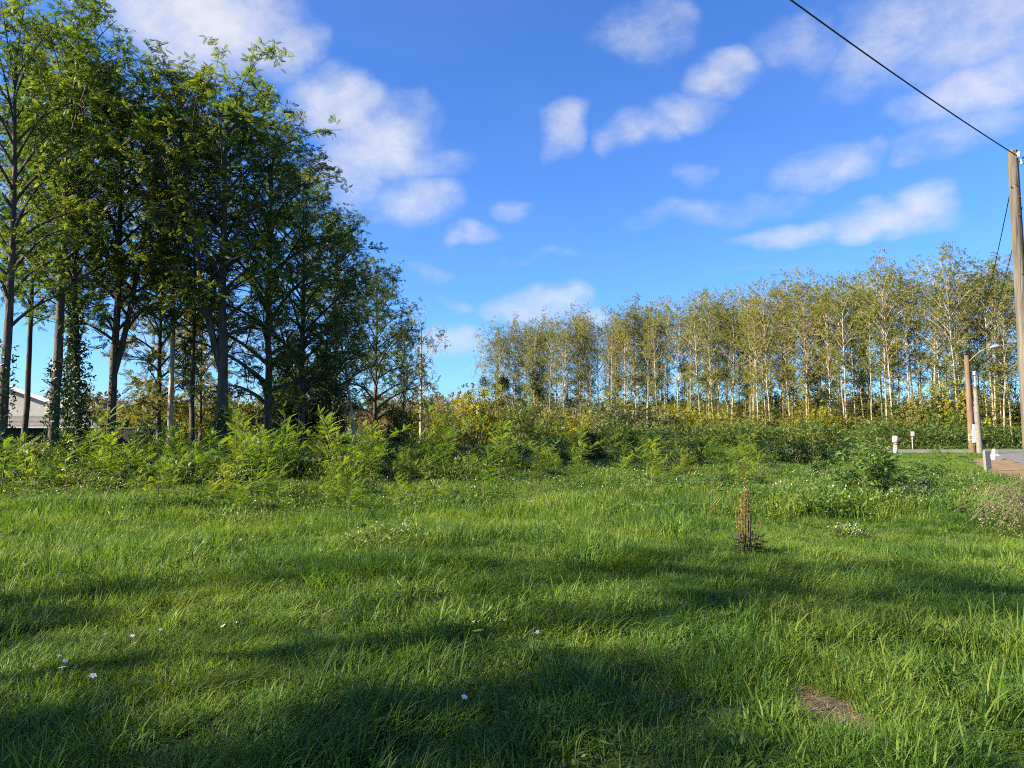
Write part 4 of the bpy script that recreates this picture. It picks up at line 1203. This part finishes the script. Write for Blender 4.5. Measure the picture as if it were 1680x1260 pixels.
def low_weeds(px, d, r, h, n, label, flowers=40, name='flowering_weed', seed=1, leafm='weed'):
    x = spot(px, d); o = thing(name, (x, d, gz(x, d)), 0, label, 'weed', 'low flowering weeds in the meadow')
    rg = np.random.default_rng(seed); W, F, B = MB(), MB(), MB()
    for i in range(26):
        a = rg.uniform(0, 6.28); k = r * math.sqrt(rg.uniform()); e = np.array([math.cos(a) * k, math.sin(a) * k, h * rg.uniform(.6, 1.15) * (1 - .4 * (k / r) ** 2)])
        W.tube(np.stack([e * [.5, .5, 0], e * [.8, .8, .55], e]), [.004, .003, .0015], 3, cap=False)
    a = rg.uniform(0, 6.28, n); k = r * np.sqrt(rg.uniform(0, 1, n)); p = np.stack([np.cos(a) * k, np.sin(a) * k, h * rg.uniform(.1, 1, n) ** .7 * (1 - .5 * (k / r) ** 2)], 1)
    F.sprays(LANCE, p, unit(rg.normal(0, 1, (n, 3))), unit(rg.normal(0, .5, (n, 3)) + [0, 0, 1]), rg.uniform(.05, .10, n), rg.random(n))
    a = rg.uniform(0, 6.28, flowers); k = r * np.sqrt(rg.uniform(0, 1, flowers)); p = np.stack([np.cos(a) * k, np.sin(a) * k, h * rg.uniform(.75, 1.1, flowers) * (1 - .5 * (k / r) ** 2)], 1)
    for j in range(3): B.sprays(LEAF1, p, unit(rg.normal(0, 1, (flowers, 3))), unit(rg.normal(0, .6, (flowers, 3)) + [0, 0, 1]), rg.uniform(.014, .026, flowers), rg.random(flowers))
    link('stems', W.mesh('weed_stems', M['cane']), o); link('foliage', F.mesh('weed_leaves', M[leafm]), o); link('blossom', B.mesh('weed_blossom', M['petal']), o)


low_weeds(640, 8.9, .62, .34, 620, 'dark low weed patch dotted with white blossoms in the left lawn', 26, seed=5, leafm='bramble')
low_weeds(1500, 14.0, .55, .55, 500, 'pale weed with white seed fluff right of the large weed bush', 110, seed=6)
low_weeds(1455, 12.6, .4, .4, 300, 'low weed with white specks in front of the large weed bush', 40, seed=7)
low_weeds(1385, 10.6, .3, .22, 200, 'small white flecked weed between dead stalks and brown brambles', 40, seed=8)
low_weeds(1335, 19, .8, .4, 500, 'pinkish flecked weed by the shaded verge', 90, seed=9)
low_weeds(880, 13.2, .7, .3, 500, 'spreading weed with few blossoms in the meadow middle', 24, seed=10)
low_weeds(390, 11.5, .6, .3, 450, 'low green weed patch in the sunny left lawn', 4, seed=11)

# dead dock stalks
def dock():
    x, d = spot(1222, 8.2), 8.2
    o = thing('dead_dock_plant', (x, d, gz(x, d)), 0, 'dead dock plant with dark upright stalks and yellow seed tips', 'plant')
    rg = np.random.default_rng(3)
    for i, (dx, top, yel) in enumerate(((-.10, .62, 1), (-.075, .66, 1), (-.05, .82, 1), (-.03, .88, 1), (-.01, .74, 0), (.02, .78, 1), (.07, .50, 0), (.11, .46, 0), (.15, .44, 0), (-.06, .52, 0), (-.085, .70, 1), (-.04, .60, 1), (.0, .64, 1), (.045, .56, 0), (-.12, .48, 1))):
        W = MB(); b = np.array([dx * .5, rg.normal(0, .04), -.03]); t = np.array([dx + rg.normal(0, .012), rg.normal(0, .05), top])
        s = np.linspace(0, 1, 6); p = b + (t - b) * s[:, None] + np.array([rg.normal(0, .012), 0, 0]) * np.sin(s * 3)[:, None]
        W.tube(p, .0055 * (1 - .6 * s) + .0012, 5, .3)
        k = 60 if yel else 34; u = rg.uniform(.45 if yel else .6, 1, k)
        q = np.stack([np.interp(u, s, p[:, j]) for j in range(3)], 1) + rg.normal(0, .005, (k, 3))
        W.sprays(LEAF1, q, unit(rg.normal(0, .6, (k, 3)) + [0, 0, .8]), unit(rg.normal(0, 1, (k, 3))), rg.uniform(.012, .024, k), rg.random(k), 1 if yel else 0)
        link('stalk', W.mesh('dock_stalk', [M['dead_stalk'], M['yellow_seed']]), o)
    F = MB(); n = 120; a = rg.uniform(0, 6.28, n); r = .17 * np.sqrt(rg.random(n))
    F.sprays(LANCE, np.stack([np.cos(a) * r * .6 + .03, np.sin(a) * r * .6, rg.uniform(0, .22, n)], 1), np.stack([np.cos(a), np.sin(a), rg.uniform(-.1, .9, n)], 1), unit(rg.normal(0, .5, (n, 3)) + [0, 0, 1]), rg.uniform(.08, .17, n), rg.random(n))
    link('leaves', F.mesh('dock_leaves', M['dock_leaf']), o)


M['dead_stalk'] = rough_mat('dead_stalk', [(.05, .032, .02), (.10, .06, .035), (.16, .10, .06)], scale=20, bump=.1)
M['yellow_seed'] = leaf_mat('yellow_seed', [(.35, .21, .03), (.50, .34, .05), (.55, .42, .10)], trans=.35)
M['dock_leaf'] = leaf_mat('dock_leaf', [(.03, .045, .02), (.06, .085, .03), (.09, .11, .04)], trans=.25)
dock()


# brown bramble heap at the right edge
def dry_heap():
    x, d = spot(1735, 9.7), 9.7
    o = thing('dry_bramble_heap', (x, d, gz(x, d)), 0, 'brown dried bramble heap by the right edge of the meadow', 'bramble')
    rg = np.random.default_rng(17); W, F, Gm = MB(), MB(), MB()
    for i in range(190):
        a = rg.uniform(0, 6.28); b = np.array([math.cos(a), math.sin(a), 0]) * rg.uniform(0, .5); a2 = a + rg.normal(0, .8); ln = rg.uniform(.4, 1.0)
        s = np.linspace(0, 1, 8); hh = rg.uniform(.25, .75)
        p = b + np.stack([np.cos(a2) * s * ln, np.sin(a2) * s * ln, hh * np.sin(s * rg.uniform(1.8, 2.9))], 1) + rg.normal(0, .012, (8, 3))
        W.tube(p, .0035 * (1 - .6 * s) + .001, 3, rg.random(), cap=False)
    n = 2600; a = rg.uniform(0, 6.28, n); r = .95 * np.sqrt(rg.random(n)); z = rg.random(n) ** .8 * .78 * np.sqrt(np.clip(1.05 - (r / .95) ** 2, 0.03, 1))
    p = np.stack([np.cos(a) * r, np.sin(a) * r, z], 1)
    F.sprays(LEAF1, p, unit(rg.normal(0, 1, (n, 3))), unit(rg.normal(0, 1, (n, 3))), rg.uniform(.02, .045, n), rg.random(n))
    n = 500; k = rg.integers(0, len(p), n)
    Gm.sprays(LEAF1, p[k] + rg.normal(0, .05, (n, 3)), unit(rg.normal(0, 1, (n, 3))), unit(rg.normal(0, .6, (n, 3)) + [0, 0, 1]), rg.uniform(.03, .055, n), rg.random(n))
    link('canes', W.mesh('heap_canes', M['cane']), o); link('dry_leaves', F.mesh('heap_leaves', M['seed']), o); link('green_leaves', Gm.mesh('heap_green', M['weed']), o)


dry_heap()

# white flowers in the lawn
def flower_mesh():
    W, B = MB(), MB(); rg = np.random.default_rng(2)
    W.tube([[0, 0, -.25], [.01, 0, -.1], [0, 0, 0]], [.0022, .0018, .0015], 4, cap=False)
    k = 5; a = np.arange(k) * 2 * math.pi / k
    B.sprays((ROUND[0] * .019, ROUND[1]), np.stack([np.cos(a), np.sin(a), np.zeros(k)], 1) * .002, np.stack([np.cos(a), np.sin(a), np.full(k, .15)], 1), np.tile([0, 0, 1.0], (k, 1)), np.full(k, 1.0), rg.random(k))
    B.lathe([(.0, .006), (.004, .004), (.005, -.002), (.003, -.012), (.0015, -.015)], sides=6)
    return W.mesh('flower_stem', M['stem']), B.mesh('flower_bloom', M['petal'])


FW, FB = flower_mesh()
FLOW = [(56, 1097, 'standing alone at the photo edge'), (102, 1100, 'largest of the cluster in the shaded corner'), (97, 1080, 'upper one of the cluster in the shaded corner'), (106, 1089, 'middle one of the cluster in the shaded corner'), (152, 1113, 'lowest, right of the shaded corner cluster'),
        (217, 1046, 'pale one in the dark hollow'), (221, 1060, 'lower one in the dark hollow'), (263, 1034, 'beside the dark hollow'), (366, 1028, 'brightest right of the dark hollow'), (389, 1019, 'upper right of the brightest one'), (777, 1019, 'alone in the middle of the lawn'), (762, 1140, 'alone in the near grass'), (882, 1044, 'tiny one right of the lawn middle')]
for i, (px, py, lb) in enumerate(FLOW):
    d = EYE * FPX / (py - 700) * .93; x = spot(px, d); z = gz(x, d) + .20
    dv = pixel_dir(px, py); t = (EYE - z) / -dv[2] if dv[2] < 0 else 5; x, d = dv[0] * t, dv[1] * t
    o = thing('white_flower', (x, d, gz(x, d) + .2), i * 1.3, f'small white meadow flower, {lb}', 'flower', 'white flowers in the lawn', (.72, .6, .8)[i % 3] if i not in (1, 4) else 1.0, (R(-35 + 25 * (i % 3)), R(20 - 15 * (i % 4))))
    link('stem', FW, o); link('bloom', FB, o)

# ------------------------------------------------------------------ poles, wires, road furniture
def at_pixel(px, py, d):
    v = pixel_dir(px, py); t = d / v[1]
    return np.array([v[0] * t, d, EYE + v[2] * t])


def utility_pole():
    d = 14.0
    top = at_pixel(1661, 249, d); low = at_pixel(1681, 585, d)
    dirn = (low - top) / (top[2] - low[2]); base = top + dirn * (top[2] + .3); base[1] = d
    o = thing('utility_pole', (base[0], d, 0), 0, 'tall weathered wooden utility pole carrying the overhead cable', 'pole')
    rel = lambda p: np.asarray(p, float) - np.array([base[0], d, 0])
    W = MB(); s = np.linspace(0, 1, 12); p = base + (top - base) * s[:, None]; r = .128 - .036 * s
    W.tube([rel(q) for q in p], r, 16)
    W.lathe([(.092, 0), (.075, .03), (.0, .045)], rel(top), 16)
    link('post', W.mesh('pole_post', M['pole_wood'], True), o)
    for k, (f, sx) in enumerate(((.82, -.02), (.66, -.03), (.66, .035), (.905, -.06), (.87, .0))):
        q = rel(base + (top - base) * f); B = MB(); B.tube([q + [sx, -.10, 0], q + [sx, -.145, 0]], [.012, .010], 8)
        link('bolt', B.mesh('pole_bolt', M['dead_stalk'], True), o)
    for k, (dz, dx, dy) in enumerate(((-.11, .02, -.14), (-.22, .13, -.06))):
        q = rel(top) + [dx, dy, dz]; B = MB()
        B.tube([rel(top) + [dx * .5, 0, dz], q], .012, 6)
        br = link('bracket', B.mesh('pole_bracket', M['galv'], True), o)
        C = MB(); C.lathe([(.0, .055), (.022, .05), (.034, .03), (.026, .012), (.036, -.008), (.028, -.03), (.034, -.048), (.018, -.06), (.0, -.062)], q, 12)
        link('insulator', C.mesh('pole_insulator', M['ceramic'], True), br)
    return base, top


POLE_BASE, POLE_TOP = utility_pole()


def cable(name, a, b, sag, r, label, group='overhead cables'):
    s = np.linspace(0, 1, 40); p = a + (b - a) * s[:, None]; p[:, 2] -= sag * 4 * s * (1 - s)
    m = MB(); m.tube(p, r, 6)
    tag(link(name, m.mesh(name, M['cable'], True)), label, 'cable', group)


A = POLE_TOP + [-.02, -.16, -.15]
B0 = at_pixel(1340, 0, 9.2)
cable('overhead_cable', A, A + (B0 - A) * 2.6, .28, .011, 'thick black cable running overhead from the pole top across the sky corner')
cable('overhead_cable', POLE_TOP + [.13, -.10, -.15], POLE_TOP + [9, 6, .4], .3, .011, 'black cable leaving the pole top towards the right edge')
cable('overhead_cable', POLE_TOP + [.15, -.08, -.26], POLE_TOP + [9, 5.2, -.1], .5, .010, 'lower black cable looping off the pole insulator to the right')
low = lambda f: POLE_BASE + (POLE_TOP - POLE_BASE) * f


def lamp_post():
    d = 42.0; x = spot(1593, d); k = d / FPX
    o = thing('street_lamp', (x, d, 0), 0, 'brown wooden lamp post with curved arm beside the road', 'lamp post')
    W = MB(); s = np.linspace(0, 1, 8); h = at_pixel(1590, 583, d)[2]
    W.tube(np.stack([-.14 * s, 0 * s, -.3 + (h + .3) * s], 1), .20 - .06 * s, 12); link('post', W.mesh('lamp_post_wood', M['lamp_wood'], True), o)
    a = np.array([-.08, -.12, h - .35]); e = at_pixel(1620, 571, d) - np.array([x, d, 0]); e[1] = -.35
    s = np.linspace(0, 1, 10); p = a + (e - a) * s[:, None]; p[:, 2] = a[2] + (e[2] - a[2]) * np.sin(s * math.pi / 2)
    W = MB(); W.tube(p, .024, 6); arm = link('arm', W.mesh('lamp_arm', M['galv'], True), o)
    W = MB(); W.tube([e + [-.08, 0, -.02], e + [.12, 0, .03], e + [.38, 0, .06], e + [.62, 0, .02]], [.05, .12, .13, .05], 8); link('lamp_head', W.mesh('lamp_head', M['galv'], True), arm)
    W = MB(); z = at_pixel(1591, 717, d)[2]; W.box((-.20, -.24, z), (.36, .05, .38)); nt_ = link('notice', W.mesh('lamp_notice', M['yellow_paint']), o)
    W = MB(); W.box((-.20, -.275, z + .05), (.24, .012, .03)); W.box((-.20, -.275, z - .05), (.24, .012, .03)); link('notice_print', W.mesh('notice_print', M['lamp_wood']), nt_)
    return np.array([x - .12, d, h])


LAMP_TOP = lamp_post()


def concrete_post():
    d = 40.5; x = spot(1605, d); h = at_pixel(1602, 636, d)[2]
    o = thing('concrete_post', (x, d, 0), 0, 'pale tapered concrete post beside the lamp post', 'post')
    W = MB(); s = np.linspace(0, 1, 8); W.tube(np.stack([-.12 * s, 0 * s, -.2 + (h + .2) * s], 1), .175 - .06 * s, 10); link('post', W.mesh('concrete_shaft', M['concrete'], True), o)
    W = MB(); W.tube([[-.12, 0, h - .02], [-.12, 0, h + .06]], .145, 10); link('collar', W.mesh('post_collar', M['dead_stalk'], True), o)
    W = MB(); W.tube([[-.12, 0, h + .06], [-.13, 0, h + .75]], .06, 8); W.tube([[-.13, 0, h + .72], [-.14, 0, h + .95]], [.12, .10], 8); link('mast', W.mesh('post_mast', M['galv'], True), o)
    W = MB(); z = at_pixel(1600, 716, d)[2]; W.box((-.235, .10, z), (.15, .16, .70)); W.box((-.235, .10, z + .52), (.09, .12, .32)); link('meter_box', W.mesh('post_meter_box', M['white_paint']), o)
    return np.array([x - .12, d, h + .8])


CPOST_TOP = concrete_post()
cable('overhead_cable', low(.90) + np.array([-.12, -.08, 0]), LAMP_TOP + [0, 0, -.1], .62, .010, 'thin black cable sagging from the utility pole to the lamp post')
cable('overhead_cable', low(.84) + np.array([.02, -.15, 0]), CPOST_TOP, .45, .009, 'thin black cable from the utility pole to the concrete post')
cable('overhead_cable', LAMP_TOP + np.array([.05, 0, -.9]), CPOST_TOP + [0, 0, .1], .02, .02, 'short strut cable between lamp post and concrete post')


def road_sign(px, d, top, bot, w, label, name, plate, back, side=0):
    x = spot(px, d); o = thing(name, (x, d, 0), 0, label, 'sign'); zt = at_pixel(px, top, d)[2]; zb = at_pixel(px, bot, d)[2]
    W = MB(); W.tube([[0, 0, -.1], [0, 0, zt - .02]], .045, 8); link('post', W.mesh('sign_post', M['galv'], True), o)
    W = MB(); W.box((side, -.06, (zt + zb) / 2), (w, .02, zt - zb)); link('plate', W.mesh('sign_plate', plate), o)
    pl_ = [c for c in o.children if c.name.startswith('plate')][0]; W = MB(); W.box((side, -.04, (zt + zb) / 2), (w + .03, .015, zt - zb + .03)); link('frame', W.mesh('sign_frame', back), pl_)


road_sign(1495, 48.3, 708, 715, .22, 'thin grey signpost with a small square plate across the road', 'signpost', M['white_paint'], M['galv'])
road_sign(1597, 49, 667, 692, .36, 'grey blue back of a tall sign behind the concrete post', 'road_sign', M['sign_back'], M['galv'])


def bollard():
    d = 40.6; x = spot(1467, d); o = thing('bollard', (x, d, 0), 0, 'white roadside bollard with a faded red band', 'bollard')
    W = MB(); W.lathe([(.0, -.05), (.13, -.05), (.13, .38), (.11, .42), (.11, .46), (.13, .50), (.0, .50)], sides=14); link('base', W.mesh('bollard_base', M['white_paint'], True), o)
    W = MB(); W.lathe([(.0, .50), (.125, .50), (.125, .64), (.0, .64)], sides=14); link('band', W.mesh('bollard_band', M['red_paint'], True), o)
    W = MB(); W.lathe([(.0, .64), (.12, .64), (.165, .70), (.165, .92), (.14, .99), (.06, 1.03), (.0, 1.03)], sides=14); link('head', W.mesh('bollard_head', M['white_paint'], True), o)


bollard()
for (px, d, h, lb) in ((1434, 40.2, .55, 'thin pale stake nearest the bollard'), (1532, 40.5, .50, 'first of two short wooden stakes on the verge'), (1539.5, 40.5, .48, 'second of two short wooden stakes nearer the lamp post')):
    x = spot(px, d); m = MB(); m.box((0, 0, h / 2 - .05), (.06, .06, h + .1)); m.box((0, 0, h + .025), (.06, .06, .05), top=(.3, .3))
    o = link('stake', m.mesh('stake', M['pole_wood'])); o.location = (x, d, 0); tag(o, lb, 'stake', 'stakes on the verge')


def grey_post():
    d = 25.2; x = spot(1617, d); o = thing('marker_post', (x, d, gz(x, d)), .15, 'flat grey white post standing in the verge grass', 'post')
    o.rotation_euler = (0, -.06, .15)
    m = MB(); m.box((0, 0, .34), (.21, .11, .82)); m.box((0, 0, .765), (.21, .11, .03), top=(.9, .8)); link('panel', m.mesh('post_panel', M['grey_panel']), o)
    m = MB(); m.box((0, 0, .02), (.30, .2, .10), top=(.9, .85)); link('footing', m.mesh('post_footing', M['concrete']), o)


grey_post()


def milestone():
    d = 32.5; x = spot(1629, d); o = thing('boundary_stone', (x, d, gz(x, d) + .02), .2, 'white painted boundary stone on a stepped block beside the dirt path', 'stone')
    m = MB(); m.box((0, 0, .10), (.38, .32, .24), top=(.94, .94)); link('plinth', m.mesh('stone_plinth', M['white_paint']), o)
    m = MB(); m.box((0, 0, .235), (.30, .25, .06), top=(.75, .8)); m.box((0, 0, .36), (.20, .17, .22), top=(.72, .8))
    a = np.linspace(0, math.pi, 9); front = np.stack([np.cos(a) * .072, np.full(9, -.068), .469 + np.sin(a) * .05], 1); bk = front + [0, .136, 0]
    v = np.vstack([front, bk]); m.add(v, [[i, i + 1, i + 10, i + 9] for i in range(8)])
    for off in (0, 9): m.add(np.vstack([v[off:off + 9], v[off:off + 9].mean(0)]), [[i, i + 1, i + 2, 9] for i in range(0, 8, 2)])
    link('shaft', m.mesh('stone_shaft', M['white_paint']), o)


milestone()


# ------------------------------------------------------------------ house behind the trees
def house():
    d = 41.0
    xl, xr_ = spot(-190, d), spot(128, d)      # gable wall ends
    apex = at_pixel(-30, 618, d); eave = at_pixel(128, 676, d)
    o = thing('house', (0, 0, 0), 0, 'pale rendered house with a low gable and tiled lean-to behind the belt trees', 'house')
    W = MB(); zb = -.9; xa, za, ze = apex[0], apex[2], eave[2]
    xl = 2 * xa - xr_
    dep = 7.0; SK = .78
    v = [[xl, d, zb], [xr_, d, zb], [xr_, d, ze], [xa, d, za], [xl, d, ze]]
    v += [[p[0] - SK * dep, p[1] + dep, p[2]] for p in v]
    W.add(v, [[0, 1, 2, 4], [4, 2, 3, 3][0:4] if False else [4, 2, 3, 4]][:1])
    tri = MB()
    W.add([v[4], v[2], v[3], [(v[4][0] + v[3][0]) / 2, d, (v[4][2] + v[3][2]) / 2]], [[0, 1, 2, 3]])
    W.add(v, [[1, 6, 7, 2], [5, 0, 4, 9], [6, 5, 9, 7]])
    link('wall', W.mesh('house_wall', M['render_wall']), o)
    for sgn, xe in ((1, xr_), (-1, xl)):
        Rm = MB(); n = 22; ov = .35
        for i in range(n):
            t0, t1 = i / n, (i + 1.12) / n
            x0, x1 = xa + (xe + sgn * ov - xa) * t0, xa + (xe + sgn * ov - xa) * t1
            sl = (za - ze) / abs(xe - xa); z0, z1 = za - sl * abs(x0 - xa), za - sl * abs(x1 - xa)
            Rm.add([[x0, d - .3, z0 + .12], [x1, d - .3, z1 + .17], [x1 - SK * dep, d + dep + .3, z1 + .17], [x0 - SK * dep, d + dep + .3, z0 + .12]], [[0, 1, 2, 3]])
            Rm.add([[x1, d - .3, z1 + .17], [x1, d - .3, z1 + .10], [x1 - SK * dep, d + dep + .3, z1 + .10], [x1 - SK * dep, d + dep + .3, z1 + .17]], [[0, 1, 2, 3]])
        rf = link('roof', Rm.mesh('house_roof', M['tile']), o)
        Vm = MB(); sl = (za - ze); x1 = xe + sgn * ov; z1 = za - sl * abs(x1 - xa) / abs(xe - xa)
        a, b = np.array([xa, d - .32, za + .06]), np.array([x1, d - .32, z1 + .06])
        Vm.add([a + [0, 0, .12], b + [0, 0, .12], b + [0, 0, -.10], a + [0, 0, -.10], a + [0, -.03, .12], b + [0, -.03, .12], b + [0, -.03, -.10], a + [0, -.03, -.10]], [[4, 5, 6, 7], [0, 1, 5, 4], [3, 2, 6, 7], [1, 2, 6, 5]])
        link('barge_board', Vm.mesh('house_verge', M['verge']), rf)
    # lean-to roof in front of the gable, tiles in courses
    f = 37.5; zl = at_pixel(80, 701, f)[2]; zt = at_pixel(80, 682, d)[2]
    x0, x1 = spot(-60, f), spot(166, f); x1t = spot(142, d)
    rows = 9
    for i in range(rows):
        t0, t1 = i / rows, (i + 1.1) / rows
        y0, y1 = d - .02 - (d - f) * t0, d - .02 - (d - f) * t1
        z0, z1 = zt + (zl - zt) * t0, zt + (zl - zt) * t1
        xe0, xe1 = x1t + (x1 - x1t) * t0, x1t + (x1 - x1t) * t1
        Cm = MB(); Cm.add([[x0, y0, z0 + .01], [xe0, y0, z0 + .01], [xe1, y1, z1 + .05], [x0, y1, z1 + .05], [x0, y1, z1], [xe1, y1, z1]], [[0, 1, 2, 3], [3, 2, 5, 4]])
        link('tile_course', Cm.mesh('tile_course', M['tile']), o)
    Wm = MB(); Wm.add([[x0, f + .5, zb], [x1 - .4, f + .5, zb], [x1 - .4, f + .5, zl + .08], [x0, f + .5, zl + .08]], [[0, 1, 2, 3]]); Wm.add([[x1 - .4, f + .5, zb], [x1 - .4, d, zb], [x1 - .4, d, zl + .4], [x1 - .4, f + .5, zl + .08]], [[0, 1, 2, 3]])
    link('lean_to_wall', Wm.mesh('lean_to_wall', M['dark_wall']), o)
    Gm = MB(); Gm.tube([[x0, f - .05, zl - .02], [x1, f - .05, zl - .02]], .05, 8); link('gutter', Gm.mesh('house_gutter', M['galv'], True), o)


house()


def boundary_wall():
    d = 38.2; x0, x1 = spot(168, d), spot(420, d); zt = at_pixel(250, 703, d)[2]
    o = thing('boundary_wall', ((x0 + x1) / 2, d, -.9), 0, 'dark boarded boundary wall with a thin pale coping right of the house', 'wall')
    n = 22; w = (x1 - x0) / n
    m = MB(); m.box((0, 0, (zt + .9) / 2), (w - .02, .06, zt + .9)); bm_ = m.mesh('wall_board', M['dark_wall'])
    for i in range(n):
        b = link('board', bm_, o); b.location = (-(x1 - x0) / 2 + w * (i + .5), .012 * (i % 2), 0)
    m = MB(); m.box((0, 0, zt + .9 + .03), (x1 - x0 + .1, .12, .05)); link('coping', m.mesh('wall_coping', M['concrete']), o)


boundary_wall()
